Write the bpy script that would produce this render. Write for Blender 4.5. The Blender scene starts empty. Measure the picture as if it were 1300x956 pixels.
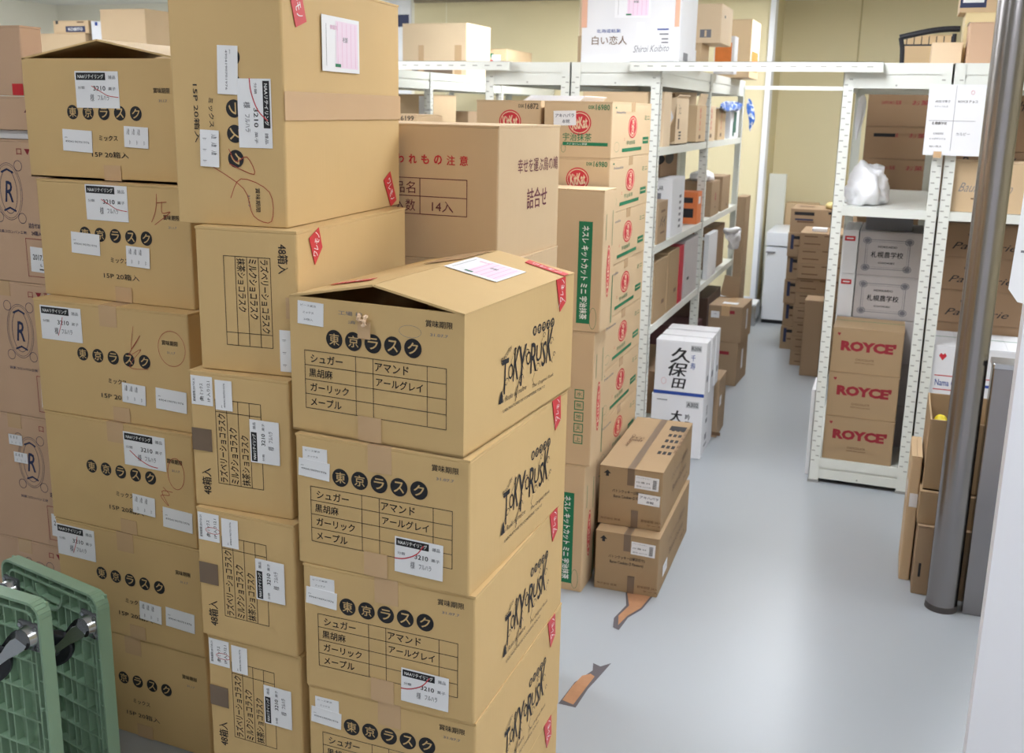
import bpy, math, random
from mathutils import Vector, Matrix
random.seed(7)
C = bpy.context.scene.collection
# ------------------------------------------------------------------ camera, world, exposure
SC = bpy.context.scene
FPX, PITCH, ROLL, YAW = 1286.3, .2254, .0193, .3578
cam_d = bpy.data.cameras.new('camera'); cam = bpy.data.objects.new('camera', cam_d); C.objects.link(cam)
fwd = Vector((-math.sin(YAW)*math.cos(PITCH), math.cos(YAW)*math.cos(PITCH), -math.sin(PITCH)))
r0 = Vector((math.cos(YAW), math.sin(YAW), 0)); u0 = r0.cross(fwd)
r3 = r0*math.cos(ROLL)+u0*math.sin(ROLL); u3 = -r0*math.sin(ROLL)+u0*math.cos(ROLL)
M = Matrix((r3, u3, -fwd)).transposed().to_4x4(); M.translation = (0, 0, 1.6)
cam.matrix_world = M
cam_d.sensor_width = 36; cam_d.lens = FPX*36/1300
cam_d.shift_x = 0; cam_d.shift_y = -(478-433.5)/1300
cam_d.clip_start = .02; cam_d.clip_end = 60
cam_d.dof.use_dof = True; cam_d.dof.focus_distance = 2.15; cam_d.dof.aperture_fstop = 7.5
SC.camera = cam
w = bpy.data.worlds.new('world'); SC.world = w; w.use_nodes = True
w.node_tree.nodes['Background'].inputs[0].default_value = (.9, .95, 1, 1)
w.node_tree.nodes['Background'].inputs[1].default_value = .25
SC.view_settings.view_transform = 'Standard'; SC.view_settings.look = 'None'
SC.view_settings.gamma = 1; SC.view_settings.use_curve_mapping = False
SC.view_settings.exposure = 0.33
LAMP = 24.0                                   # strength of the ceiling lamp diffusers
CEIL = 2.52

# ------------------------------------------------------------------ materials
def lin(c):
    return tuple((x/255/12.92 if x/255 <= .04045 else ((x/255+.055)/1.055)**2.4) for x in c)+(1,)
MATS = {}
def mat(name, col, rough=.6, metal=0, spec=.5, var=.06, scale=12, bump=0, bscale=60, alpha=1, trans=0, emit=0):
    if name in MATS: return MATS[name]
    m = bpy.data.materials.new(name); m.use_nodes = True; nt = m.node_tree; b = nt.nodes['Principled BSDF']
    b.inputs['Roughness'].default_value = rough; b.inputs['Metallic'].default_value = metal
    b.inputs['Specular IOR Level'].default_value = spec
    c = lin(col)
    tc = nt.nodes.new('ShaderNodeTexCoord'); no = nt.nodes.new('ShaderNodeTexNoise'); no.inputs['Scale'].default_value = scale
    no.inputs['Detail'].default_value = 4
    nt.links.new(tc.outputs['Object'], no.inputs['Vector'])
    mx = nt.nodes.new('ShaderNodeMix'); mx.data_type = 'RGBA'
    mx.inputs[6].default_value = tuple(x*(1-var) for x in c[:3])+(1,); mx.inputs[7].default_value = tuple(min(1, x*(1+var)) for x in c[:3])+(1,)
    nt.links.new(no.outputs['Fac'], mx.inputs[0]); nt.links.new(mx.outputs[2], b.inputs['Base Color'])
    if bump:
        n2 = nt.nodes.new('ShaderNodeTexNoise'); n2.inputs['Scale'].default_value = bscale; n2.inputs['Detail'].default_value = 3
        nt.links.new(tc.outputs['Object'], n2.inputs['Vector'])
        bp = nt.nodes.new('ShaderNodeBump'); bp.inputs['Strength'].default_value = bump; bp.inputs['Distance'].default_value = .01
        nt.links.new(n2.outputs['Fac'], bp.inputs['Height']); nt.links.new(bp.outputs[0], b.inputs['Normal'])
    b.inputs['Alpha'].default_value = alpha
    b.inputs['Transmission Weight'].default_value = trans
    if emit: b.inputs['Emission Color'].default_value = c; b.inputs['Emission Strength'].default_value = emit
    MATS[name] = m; return m
def kraft(name, col):
    """corrugated board: faint vertical flutes, fibre speckle, soft dents"""
    if name in MATS: return MATS[name]
    m = mat(name, col, .72, spec=.3, var=.05, scale=5)
    nt = m.node_tree; b = nt.nodes['Principled BSDF']; tc = [n for n in nt.nodes if n.type == 'TEX_COORD'][0]
    mp = nt.nodes.new('ShaderNodeMapping'); mp.inputs['Scale'].default_value = (130, 130, 6)
    n1 = nt.nodes.new('ShaderNodeTexNoise'); n1.inputs['Scale'].default_value = 1; n1.inputs['Detail'].default_value = 2
    nt.links.new(tc.outputs['Object'], mp.inputs[0]); nt.links.new(mp.outputs[0], n1.inputs['Vector'])
    n2 = nt.nodes.new('ShaderNodeTexNoise'); n2.inputs['Scale'].default_value = 7; n2.inputs['Detail'].default_value = 2
    nt.links.new(tc.outputs['Object'], n2.inputs['Vector'])
    ad = nt.nodes.new('ShaderNodeMath'); ad.operation = 'MULTIPLY_ADD'; ad.inputs[1].default_value = .08
    nt.links.new(n1.outputs['Fac'], ad.inputs[0]); nt.links.new(n2.outputs['Fac'], ad.inputs[2])
    bp = nt.nodes.new('ShaderNodeBump'); bp.inputs['Strength'].default_value = .35; bp.inputs['Distance'].default_value = .008
    nt.links.new(ad.outputs[0], bp.inputs['Height']); nt.links.new(bp.outputs[0], b.inputs['Normal'])
    return m
KG = kraft('kraft_gold', (207, 175, 124)); KP = kraft('kraft_pink', (202, 168, 140)); KC = kraft('kraft_tan', (207, 180, 145))
KB = kraft('kraft_brown', (164, 139, 112)); KD = kraft('kraft_dark', (150, 122, 96)); KR = kraft('kraft_orange', (168, 142, 110))
KW = kraft('white_board', (228, 228, 232)); KGR = kraft('grey_board', (186, 180, 180)); KL = kraft('kraft_light', (226, 202, 170))
INSIDE = kraft('board_inside', (150, 118, 80))
INK = mat('black_ink', (28, 28, 34), .6, var=.1); BLUE = mat('blue_ink', (38, 70, 150), .6); NAVY = mat('navy_ink', (44, 52, 88), .6)
RED = mat('red_ink', (146, 36, 48), .6); CRIM = mat('crimson_ink', (200, 44, 58), .6); GREEN = mat('green_ink', (18, 116, 78), .6); PURP = mat('plum_ink', (104, 44, 58), .6)
PAPER = mat('label_paper', (236, 236, 240), .5, var=.02); PINK = mat('pink_slip', (238, 216, 234), .5, var=.03); LPINK = mat('pink_print', (220, 160, 196), .5)
FADE = mat('grey_ink', (120, 120, 128), .6); TAPE = mat('clear_tape', (206, 172, 134), .22, var=.03); TAPED = mat('brown_tape', (120, 101, 84), .3, var=.05)
TAPER = mat('red_tape', (206, 50, 58), .4); WHITE = mat('white_print', (240, 240, 240), .5); SCRAWL = mat('marker_red', (170, 70, 56), .6); YEL = mat('yellow_print', (226, 206, 40), .5)
STAMP = mat('stamp_brown', (112, 84, 60), .6)
METAL = mat('white_enamel', (226, 228, 222), .38, var=.02, spec=.5); SLOT = mat('slot_dark', (168, 168, 162), .6)
STEEL = mat('stainless', (152, 148, 148), .24, metal=1, var=.08, scale=4); CHROME = mat('zinc', (190, 192, 196), .25, metal=1)
RUBBER = mat('black_rubber', (22, 24, 30), .35); GPL = mat('green_plastic', (142, 172, 146), .45, var=.04)
WALLM = mat('wall_paint', (226, 214, 176), .7, var=.02, scale=2, bump=.05, bscale=30); WALLW = mat('wall_cream', (244, 240, 226), .7, var=.02, scale=2)
CEILM = mat('ceiling_paint', (238, 236, 230), .8, var=.02); TRIM = mat('trim_white', (236, 238, 244), .4, var=.01)
PANEL = mat('panel_white', (232, 232, 240), .35, var=.01); FRIDGE = mat('freezer_white', (226, 230, 238), .3, var=.01)
BAG = mat('white_plastic', (240, 240, 245), .35, var=.03, bump=.6, bscale=18); BBAG = mat('blue_plastic', (64, 110, 190), .35, var=.2, scale=30, bump=.5, bscale=18)
CLOTH = mat('white_cloth', (238, 238, 242), .8, bump=.5, bscale=30); BLACK = mat('black_plastic', (28, 30, 40), .4)
ORANGE = mat('orange_print', (226, 130, 60), .5, var=.15, scale=20); DGREEN = mat('dark_green_print', (56, 104, 92), .5); REDB = mat('red_board', (190, 40, 62), .5)
BARE = mat('bare_floor', (170, 124, 90), .8, var=.25, scale=30); TAR = mat('floor_glue', (90, 84, 88), .8)

# ------------------------------------------------------------------ mesh collector
class MB:
    def __init__(s): s.v = []; s.f = []; s.m = []; s.mats = []; s.sm = []
    def mi(s, m):
        if m not in s.mats: s.mats.append(m)
        return s.mats.index(m)
    def add(s, vs, fs, m, smooth=False):
        o = len(s.v); s.v += [tuple(v) for v in vs]; i = s.mi(m)
        for f in fs: s.f.append([o+k for k in f]); s.m.append(i); s.sm.append(smooth)
    def box(s, x0, y0, z0, x1, y1, z1, m, M4=None):
        vs = [Vector(p) for p in ((x0,y0,z0),(x1,y0,z0),(x1,y1,z0),(x0,y1,z0),(x0,y0,z1),(x1,y0,z1),(x1,y1,z1),(x0,y1,z1))]
        if M4: vs = [M4 @ v for v in vs]
        s.add(vs, [(0,3,2,1),(4,5,6,7),(0,1,5,4),(1,2,6,5),(2,3,7,6),(3,0,4,7)], m)
    def rbox(s, x0, y0, z0, x1, y1, z1, r, m, M4=None):
        """box with chamfered vertical edges and top/bottom chamfer"""
        r = min(r, (x1-x0)/3, (y1-y0)/3, (z1-z0)/3); k = r*.3
        ring = lambda z, i: [(x0+r+0, y0+i, z), (x1-r, y0+i, z), (x1-i-k, y0+i+k, z), (x1-i, y0+r, z), (x1-i, y1-r, z), (x1-i-k, y1-i-k, z), (x1-r, y1-i, z), (x0+r, y1-i, z), (x0+i+k, y1-i-k, z), (x0+i, y1-r, z), (x0+i, y0+r, z), (x0+i+k, y0+i+k, z)]
        rs = [ring(z0, k), ring(z0+k, 0), ring(z1-k, 0), ring(z1, k)]
        vs = [Vector(p) for q in rs for p in q]
        if M4: vs = [M4 @ v for v in vs]
        fs = [tuple(range(11, -1, -1)), tuple(range(36, 48))]
        for a in range(3):
            for i in range(12): j = (i+1) % 12; fs.append((a*12+i, a*12+j, a*12+12+j, a*12+12+i))
        s.add(vs, fs, m)
    def cyl(s, p, q, r0, r1, m, n=20, caps=True, smooth=True):
        p = Vector(p); q = Vector(q); d = (q-p).normalized(); a = d.orthogonal().normalized(); b = d.cross(a)
        vs = [];
        for c, r in ((p, r0), (q, r1)):
            for i in range(n): t = 2*math.pi*i/n; vs.append(c+(a*math.cos(t)+b*math.sin(t))*r)
        s.add(vs, [(i, (i+1) % n, n+(i+1) % n, n+i) for i in range(n)], m, smooth)
        if caps:
            s.add(vs[:n], [tuple(range(n-1, -1, -1))], m); s.add(vs[n:], [tuple(range(n))], m)
    def tube(s, pts, r, m, n=8):
        for a, b in zip(pts[:-1], pts[1:]): s.cyl(a, b, r, r, m, n)
    def build(s, name, parent=None):
        me = bpy.data.meshes.new(name); me.from_pydata(s.v, [], s.f)
        for m in s.mats: me.materials.append(m)
        me.polygons.foreach_set('material_index', s.m); me.polygons.foreach_set('use_smooth', s.sm); me.update()
        o = bpy.data.objects.new(name, me); C.objects.link(o)
        if parent: o.parent = parent
        return o
def tag(o, label, cat, group=None):
    o['label'] = label; o['category'] = cat
    if group: o['group'] = group
    return o
def thing(name, label, cat, loc=(0,0,0), rz=0, group=None):
    o = bpy.data.objects.new(name, None); o.empty_display_size = .1; C.objects.link(o)
    o.location = loc; o.rotation_euler = (0, 0, rz); return tag(o, label, cat, group)
def struct(name, mb):
    o = mb.build(name); o['kind'] = 'structure'; return o

# ------------------------------------------------------------------ lettering
TXT = {}
def text_mesh(s, bold=0, shear=0):
    k = (s, bold, shear)
    if k in TXT: return TXT[k]
    cu = bpy.data.curves.new('txt', 'FONT'); cu.body = s; cu.size = 1; cu.resolution_u = 2; cu.offset = bold; cu.shear = shear; cu.fill_mode = 'FRONT'
    ob = bpy.data.objects.new('txt', cu); C.objects.link(ob)
    dg = bpy.context.evaluated_depsgraph_get(); me = ob.evaluated_get(dg).to_mesh()
    vs = [(v.co.x, v.co.y) for v in me.vertices]; fs = [tuple(p.vertices) for p in me.polygons]
    ob.evaluated_get(dg).to_mesh_clear(); bpy.data.objects.remove(ob); bpy.data.curves.remove(cu)
    if not vs: vs = [(0, 0), (1, 0), (1, 1)]; fs = []
    x0 = min(v[0] for v in vs); x1 = max(v[0] for v in vs); y0 = min(v[1] for v in vs); y1 = max(v[1] for v in vs)
    r = ([((v[0]-x0)/max(1e-6, x1-x0)-.5, (v[1]-y0)/max(1e-6, y1-y0)-.5) for v in vs], fs); TXT[k] = r; return r

class Face:
    """a flat frame: origin o, axes U, V, normal N, optional art turning"""
    def __init__(s, o, U, V, N, w, h, rot=0): s.o = Vector(o); s.U = Vector(U); s.V = Vector(V); s.N = Vector(N); s.w = w; s.h = h; s.rot = rot
    def p(s, a, b, off):
        if s.rot == 90: u, v = b, s.h-a
        elif s.rot == -90: u, v = s.w-b, a
        elif s.rot == 180: u, v = s.w-a, s.h-b
        else: u, v = a, b
        return s.o+s.U*u+s.V*v+s.N*off
def draw(mb, F, ops, off0=.0006, du=0, dv=0, ang=0, skip=()):
    ca, sa = math.cos(ang), math.sin(ang)
    P = lambda u, v, o: F.p(du+u*ca-v*sa, dv+u*sa+v*ca, o)
    for qi, op in enumerate(ops):
        k = op[0]; off = off0+qi*.00004
        if k == 'T':
            _, s, u, v, w_, h_, col = op[:7]; rot = math.radians(op[7]) if len(op) > 7 else 0; bold = op[8] if len(op) > 8 else .012; sh = op[9] if len(op) > 9 else 0
            kan = any('\u4e00' <= ch <= '\u9fff' for ch in s); c, n = math.cos(rot), math.sin(rot)
            vs, fs = text_mesh(s, 0 if kan else bold, sh); g = min(h_, w_)*max(bold, 0)*.8 if kan else 0
            if g:
                for k_, e in enumerate(((-g, g*.5), (g, -g*.5))):
                    mb.add([P(u+x*w_*c-y*h_*n+e[0], v+x*w_*n+y*h_*c+e[1], off-.00001*(k_+1)) for x, y in vs], fs, col)
            mb.add([P(u+x*w_*c-y*h_*n, v+x*w_*n+y*h_*c, off) for x, y in vs], fs, col)
        elif k == 'R':
            _, u, v, w_, h_, col = op[:6]
            mb.add([P(u+a*w_/2, v+b*h_/2, off) for a, b in ((-1,-1),(1,-1),(1,1),(-1,1))], [(0,1,2,3)], col)
        elif k == 'O':
            _, u, v, rx, ry, col = op[:6]; n = 26
            mb.add([P(u+rx*math.cos(2*math.pi*i/n), v+ry*math.sin(2*math.pi*i/n), off) for i in range(n)], [tuple(range(n))], col)
        elif k == 'RING':
            _, u, v, rx, ry, t, col = op[:7]; n = 28
            vs = [P(u+(rx-j*t)*math.cos(2*math.pi*i/n), v+(ry-j*t)*math.sin(2*math.pi*i/n), off) for j in (0, 1) for i in range(n)]
            mb.add(vs, [(i, (i+1) % n, n+(i+1) % n, n+i) for i in range(n)], col)
        elif k == 'L':
            _, pts, t, col = op[:4]
            if col in (SCRAWL, CRIM) and len(pts) > 2:
                q = [pts[0]]+list(pts)+[pts[-1]]; out = []
                for i in range(1, len(q)-2):
                    for e in range(4):
                        h_ = e/4; a0, a1, a2, a3 = q[i-1:i+3]
                        out.append(tuple(.5*(2*a1[c_]+(a2[c_]-a0[c_])*h_+(2*a0[c_]-5*a1[c_]+4*a2[c_]-a3[c_])*h_*h_+(3*a1[c_]-a0[c_]-3*a2[c_]+a3[c_])*h_**3) for c_ in (0, 1)))
                pts = out+[q[-1]]
            for (a, b), (c, d) in zip(pts[:-1], pts[1:]):
                l = math.hypot(c-a, d-b) or 1; nx, ny = -(d-b)/l*t/2, (c-a)/l*t/2; ex, ey = (c-a)/l*t*.3, (d-b)/l*t*.3
                mb.add([P(a-ex+nx, b-ey+ny, off), P(a-ex-nx, b-ey-ny, off), P(c+ex-nx, d+ey-ny, off), P(c+ex+nx, d+ey+ny, off)], [(0,1,2,3)], col)
        elif k == 'POLY':
            _, pts, col = op[:3]
            mb.add([P(a, b, off) for a, b in pts], [tuple(range(len(pts)))], col)
def grid_ops(u0, v0, u1, v1, us, vs, t, col):
    ops = [('L', [(u0, v0), (u1, v0), (u1, v1), (u0, v1), (u0, v0)], t, col)]
    for u in us: ops.append(('L', [(u, v0), (u, v1)], t, col))
    for v in vs: ops.append(('L', [(u0, v), (u1, v)], t, col))
    return ops
# stickers: (kind, width, height) -> ops around the sticker's centre
def st_naa(w_, h_):
    o = [('R', -.13*w_, .36*h_, .68*w_, .2*h_, INK), ('T', 'NAAリテイリング', -.13*w_, .36*h_, .6*w_, .12*h_, WHITE), ('T', '雑品', .36*w_, .34*h_, .16*w_, .1*h_, FADE),
         ('T', '3210', .06*w_, .04*h_, .28*w_, .13*h_, INK), ('T', '菓子', .35*w_, .03*h_, .17*w_, .09*h_, FADE), ('T', '分類', -.36*w_, .05*h_, .16*w_, .08*h_, FADE),
         ('T', '様', -.12*w_, -.22*h_, .09*w_, .2*h_, FADE), ('T', 'フルハラ', .14*w_, -.22*h_, .26*w_, .14*h_, FADE)]
    return o
SW1 = lambda w_, h_: [('L', [(-.12*w_, .1*h_), (.1*w_, -.06*h_), (.25*w_, -.16*h_), (.48*w_, -.2*h_)], .0016, CRIM)]
SW2 = lambda w_, h_: [('L', [(.05*w_, .2*h_), (0, -.05*h_), (-.08*w_, -.35*h_)], .0016, CRIM)]
SW3 = lambda w_, h_: [('L', [(-.35*w_, -.05*h_), (-.15*w_, -.25*h_), (.1*w_, -.4*h_), (.3*w_, -.43*h_)], .002, CRIM)]
SW4 = lambda w_, h_: [('L', [(-.5*w_, -.12*h_), (-.3*w_, -.08*h_), (-.05*w_, .1*h_), (.1*w_, .38*h_)], .002, CRIM)]
def st_code(w_, h_): return [('T', 'JAN', -.38*w_, .12*h_, .09*w_, .07*h_, FADE), ('T', '4904190701976', 0, -.05*h_, .82*w_, .1*h_, FADE)]
def st_small(w_, h_):
    o = []
    for i, s in enumerate(('ピース東京', 'ミックス', '24個入')): o.append(('T', s, -.08*w_, (.33-.3*i)*h_, .6*w_*(1, .7, .6)[i], .1*h_, FADE))
    return o
def st_list(w_, h_):
    o = []
    for i in range(3): o.append(('T', '入数', (-.33+.22*i)*w_, .25*h_, .12*w_, .3*h_, FADE))
    for i in range(3): o.append(('T', '|:', (-.25+.3*i)*w_, -.25*h_, .05*w_, .2*h_, FADE))
    return o
def st_date(w_, h_): return [('T', '2017.03.31', 0, .1*h_, .8*w_, .22*h_, INK), ('T', 'L 3000', .15*w_, -.2*h_, .5*w_, .1*h_, INK), ('R', .05*w_, -.38*h_, .4*w_, .05*h_, INK)]
def st_ship(w_, h_):
    o = [('T', '賞味期限:2017.01.31', -.36*w_, 0, .8*h_, .1*w_, INK, 90), ('T', 'ミックス', .0, -.2*h_, .4*h_, .12*w_, INK, 90), ('T', '12個入', .3*w_, -.1*h_, .6*h_, .12*w_, FADE, 90)]
    return o
def st_pink(w_, h_):
    o = [('R', .15*w_, 0, .6*w_, .85*h_, PINK)]
    for i in range(5): o.append(('L', [((-.1+.12*i)*w_, -.4*h_), ((-.1+.12*i)*w_, .4*h_)], .0012, LPINK))
    o += [('T', '御届先', -.2*w_, .3*h_, .2*w_, .08*h_, LPINK), ('T', '様', .1*w_, .1*h_, .15*w_, .1*h_, FADE), ('R', -.1*w_, -.38*h_, .15*w_, .06*h_, GREEN), ('L', [(-.4*w_, -.4*h_), (-.4*w_, .35*h_)], .0012, FADE)]
    return o
def st_akiba(w_, h_): return [('T', 'アキハバラ', 0, .18*h_, .85*w_, .26*h_, NAVY), ('T', '本館', .05*w_, -.22*h_, .34*w_, .26*h_, NAVY)]
def st_bar(w_, h_):
    o = [('T', 'バトンクッキー', -.15*w_, .36*h_, .6*w_, .1*h_, FADE)]
    for i in range(14): o.append(('R', (.33)*w_, (.3-.05*i)*h_, .16*w_, (.02 if i % 3 else .034)*h_, INK))
    o += [('T', '10 箱 24', -.15*w_, .02*h_, .55*w_, .14*h_, INK), ('T', '賞味 2017.05', -.12*w_, -.3*h_, .6*w_, .1*h_, FADE)]
    return o
def st_blank(w_, h_): return [('T', '伝票', 0, .1*h_, .4*w_, .12*h_, FADE)]

def TILE(o, col=KG): return o

# ------------------------------------------------------------------ cartons
def carton(name, label, X, Y, z, yaw, w, d, h, m=KC, front=(), right=(), top=(), left=(), rots=(0,0,0,0), seam='y', tape=TAPE, tw=.05, tlen=.06,
           ridge=0, cat='box', group=None, lean=None, inner=None, hollow=False, r=.004, tapes=('top','front')):
    """X,Y: front right bottom corner. front/right/top/left: ink ops and ('S', maker, u, v, w, h, rotdeg, extra) stickers in art coordinates"""
    c, s = math.cos(yaw), math.sin(yaw)
    cx = X-w/2*c-d/2*s; cy = Y-w/2*s+d/2*c
    t = thing(name, label, cat, (cx, cy, z), yaw, group)
    F = {'front': Face((-w/2,-d/2,0),(1,0,0),(0,0,1),(0,-1,0),w,h,rots[0]), 'right': Face((w/2,-d/2,0),(0,1,0),(0,0,1),(1,0,0),d,h,rots[1]),
         'top': Face((-w/2,-d/2,h),(1,0,0),(0,1,0),(0,0,1),w,d,rots[2]), 'left': Face((-w/2,d/2,0),(0,-1,0),(0,0,1),(-1,0,0),d,h,rots[3])}
    ft = .0045; body = MB(); x, y = w/2, d/2
    open_ = ridge > 0 or hollow
    if open_:
        k = .006
        body.box(-x,-y,.002,x,y,.006,m)
        body.box(-x,-y,.002,x,-y+k,h-.001,m); body.box(-x,y-k,.002,x,y,h-.001,m); body.box(-x,-y+k,.002,-x+k,y-k,h-.001,m); body.box(x-k,-y+k,.002,x,y-k,h-.001,m)
    else: body.rbox(-x,-y,.0006,x,y,h-ft-.0004,r,m)
    for k, ops in (('front', front), ('right', right), ('left', left)):
        draw(body, F[k], [o for o in ops if o[0] not in ('S', 'P', 'Q')])
    bo = body.build('carton_body', t)
    fl = []
    if ridge > 0:
        L = math.hypot(w/2, ridge); a = math.atan2(ridge, w/2)
        for sg in (-1, 1):
            f = MB(); M4 = Matrix.Translation((sg*x, 0, h-.004)) @ Matrix.Rotation(sg*a, 4, 'Y')
            if sg > 0: f.box(-L+.001, -y, 0, 0, y, .004, m, M4)
            else: f.box(0, -y, 0, L-.001, y, .004, m, M4)
            n = Vector((sg*math.sin(a), 0, math.cos(a)))
            # prints of the top that fall on this half
            U = Vector((math.cos(a), 0, -sg*math.sin(a)))
            o = Vector((sg*x, -y, h-.004))+n*.004-U*(x*sg+x)
            FF = Face(o, U, (0,1,0), n, w, d); ops = [q for q in top if q[0] not in ('S', 'P', 'Q') and q[-1] == sg]
            draw(f, FF, ops); fo = f.build('top_flap', t); fl.append((sg, FF, fo))
    elif not hollow and seam:
        for sg in (-1, 1):
            f = MB(); g = .0007
            if seam == 'y': a_ = (-x, -g) if sg < 0 else (g, x); f.box(a_[0], -y, h-ft, a_[1], y, h, m)
            else: a_ = (-y, -g) if sg < 0 else (g, y); f.box(-x, a_[0], h-ft, x, a_[1], h, m)
            if sg > 0: draw(f, F['top'], [o for o in top if o[0] not in ('S', 'P', 'Q')], off0=.0008)
            f.build('top_flap', t)
        if tape:
            tp = MB(); q = tw/2; e = .0005
            if 'top' in tapes:
                if seam == 'y': tp.box(-q, -y-e, h-.001, q, y+e, h+e, tape)
                else: tp.box(-x-e, -q, h-.001, x+e, q, h+e, tape)
            if seam == 'y':
                if 'front' in tapes:
                    tp.box(-q, -y-e*2, h-tlen, q, -y-e*.5, h+e, tape)
                if 'low' in tapes: tp.box(-q, -y-e*2, .002, q, -y-e*.5, tlen, tape)
            else:
                tp.box(x+e*.5, -q, h-tlen, x+e*2, q, h+e, tape)
            tp.build('packing_tape', t)
    elif not hollow:
        f = MB(); f.box(-x,-y,h-ft,x,y,h,m); draw(f, F['top'], [o for o in top if o[0] not in ('S', 'P', 'Q')], off0=.0008); f.build('top_flap', t)
    n = 0
    for k, ops in (('front', front), ('right', right), ('left', left), ('top', top)):
        for o in ops:
            if o[0] == 'S':
                _, mk, u, v, sw, sh, rot, ex = o[:8]; FF = F[k]; side = o[8] if len(o) > 8 else None; offx = (o[9] if len(o) > 9 else 0); pm = o[10] if len(o) > 10 else PAPER
                par = t
                if side is not None and fl: FF = [q[1] for q in fl if q[0] == side][0]
                sb = MB(); base = .0015+offx+n*.0008; a = math.radians(rot)
                ca, sa = math.cos(a), math.sin(a)
                cs = [(u+p*sw/2*ca-q*sh/2*sa, v+p*sw/2*sa+q*sh/2*ca) for p, q in ((-1,-1),(1,-1),(1,1),(-1,1))]
                lo = [FF.p(*p, base-.0008) for p in cs]; hi = [FF.p(*p, base) for p in cs]
                sb.add(lo+hi, [(3,2,1,0),(4,5,6,7),(0,1,5,4),(1,2,6,5),(2,3,7,6),(3,0,4,7)], pm)
                draw(sb, FF, mk(sw, sh)+(ex(sw, sh) if ex else []), off0=base+.0003, du=u, dv=v, ang=a)
                sb.build('paper_label', par); n += 1
            elif o[0] == 'Q':
                _, pts, mm, side, tx = o[:5]; FF = F[k]
                if side is not None and fl: FF = [q[1] for q in fl if q[0] == side][0]
                sb = MB(); base = .0022; m_ = len(pts)
                sb.add([FF.p(*p, base-.0008) for p in pts]+[FF.p(*p, base) for p in pts], [tuple(range(m_-1,-1,-1)), tuple(range(m_, 2*m_))]+[(i, (i+1) % m_, m_+(i+1) % m_, m_+i) for i in range(m_)], mm)
                cu_ = sum(p[0] for p in pts)/m_; cv_ = sum(p[1] for p in pts)/m_
                draw(sb, FF, tx, off0=base+.0003, du=cu_, dv=cv_); sb.build('tape_strip', t)
            elif o[0] == 'P':
                _, u, v, sw, sh, mm = o[:6]; side = o[6] if len(o) > 6 else None; FF = F[k]
                if side is not None and fl: FF = [q[1] for q in fl if q[0] == side][0]
                sb = MB(); base = .0026
                cs = [(u+p*sw/2, v+q*sh/2) for p, q in ((-1,-1),(1,-1),(1,1),(-1,1))]
                sb.add([FF.p(*p, base-.0008) for p in cs]+[FF.p(*p, base) for p in cs], [(3,2,1,0),(4,5,6,7),(0,1,5,4),(1,2,6,5),(2,3,7,6),(3,0,4,7)], mm)
                if len(o) > 7: draw(sb, FF, o[7], off0=base+.0003, du=u, dv=v)
                sb.build('tape_strip', t)
    if lean: t.rotation_euler = (lean[0], lean[1], yaw)
    return t

# ------------------------------------------------------------------ room
f = MB(); f.add([(-8,-3,0),(4,-3,0),(4,10,0),(-8,10,0)], [(0,1,2,3)], mat('vinyl_floor', (162, 167, 173), .34, spec=.5, var=.03, scale=1.2))
floor = struct('floor', f)
def worn(pts, inner):
    b = MB(); n = len(pts)
    b.add([(x, y, .0008) for x, y in pts], [tuple(range(n))], TAR); b.add([(x, y, .0014) for x, y in inner], [tuple(range(len(inner)))], BARE)
    b.build('worn_patch', floor)
worn([(-.735,3.12),(-.71,3.03),(-.725,2.93),(-.712,2.87),(-.69,2.86),(-.683,2.95),(-.655,3.02),(-.64,3.14)], [(-.73,3.12),(-.70,3.03),(-.715,2.95),(-.70,2.89),(-.688,2.96),(-.66,3.03),(-.648,3.13)])
worn([(-.71,2.64),(-.70,2.60),(-.73,2.52),(-.74,2.40),(-.69,2.40),(-.685,2.5),(-.675,2.56),(-.66,2.66),(-.685,2.63)], [(-.72,2.56),(-.73,2.5),(-.735,2.42),(-.70,2.41),(-.692,2.5),(-.685,2.57),(-.70,2.58)])
def slab(name, x0, y0, z0, x1, y1, z1, m): b = MB(); b.box(x0,y0,z0,x1,y1,z1,m); return struct(name, b)
slab('wall_back', -1.02, 9.05, 0, 4.1, 9.15, CEIL, WALLM)
b = MB(); b.box(-4.05, 8.27, 0, -1.02, 8.37, CEIL, WALLM); b.box(-8.1, 8.27, 0, -4.05, 8.37, CEIL, WALLW); b.box(-4.33, 8.262, 1.6, -4.08, 8.2695, 2.5, PAPER); b.box(-4.30, 8.258, 2.28, -4.10, 8.262, 2.38, NAVY)
for x in (-7.3, -6.1, -4.9, -3.75, -2.56, -1.8): b.box(x, 8.2685, 0, x+.004, 8.2705, CEIL, WALLW)
b.box(-1.12, 8.3705, 0, -1.02, 9.15, CEIL, WALLM)
struct('wall_partition', b)
slab('wall_left', -8.1, -3, 0, -8.0, 8.27, CEIL, WALLW); slab('wall_right', 4.0, -3, 0, 4.1, 9.05, CEIL, WALLM); slab('wall_front', -8.1, -3.1, 0, 4.1, -3.0, CEIL, WALLW)
slab('ceiling', -8.1, -3.1, CEIL, 4.1, 9.15, CEIL+.08, CEILM)
slab('trim_1', -1.035, 8.24, 0.0, -.995, 8.40, CEIL, TRIM)
slab('trim_2', -4.04, 8.235, CEIL-.045, -1.02, 8.268, CEIL-.001, mat('cornice', (150, 138, 118), .6))
slab('baseboard_back', -8, 8.245, 0, -1.021, 8.268, .155, TRIM)
slab('trim_3', -.415, 9.04, 0, -.405, 9.0495, CEIL, mat('joint', (186, 172, 128), .7))
slab('wall_panel_front_right', .233, 1.98, 0, 1.5, 2.03, 2.1, PANEL)
bpy.data.objects['wall_panel_front_right'].name = 'door_1'

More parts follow.
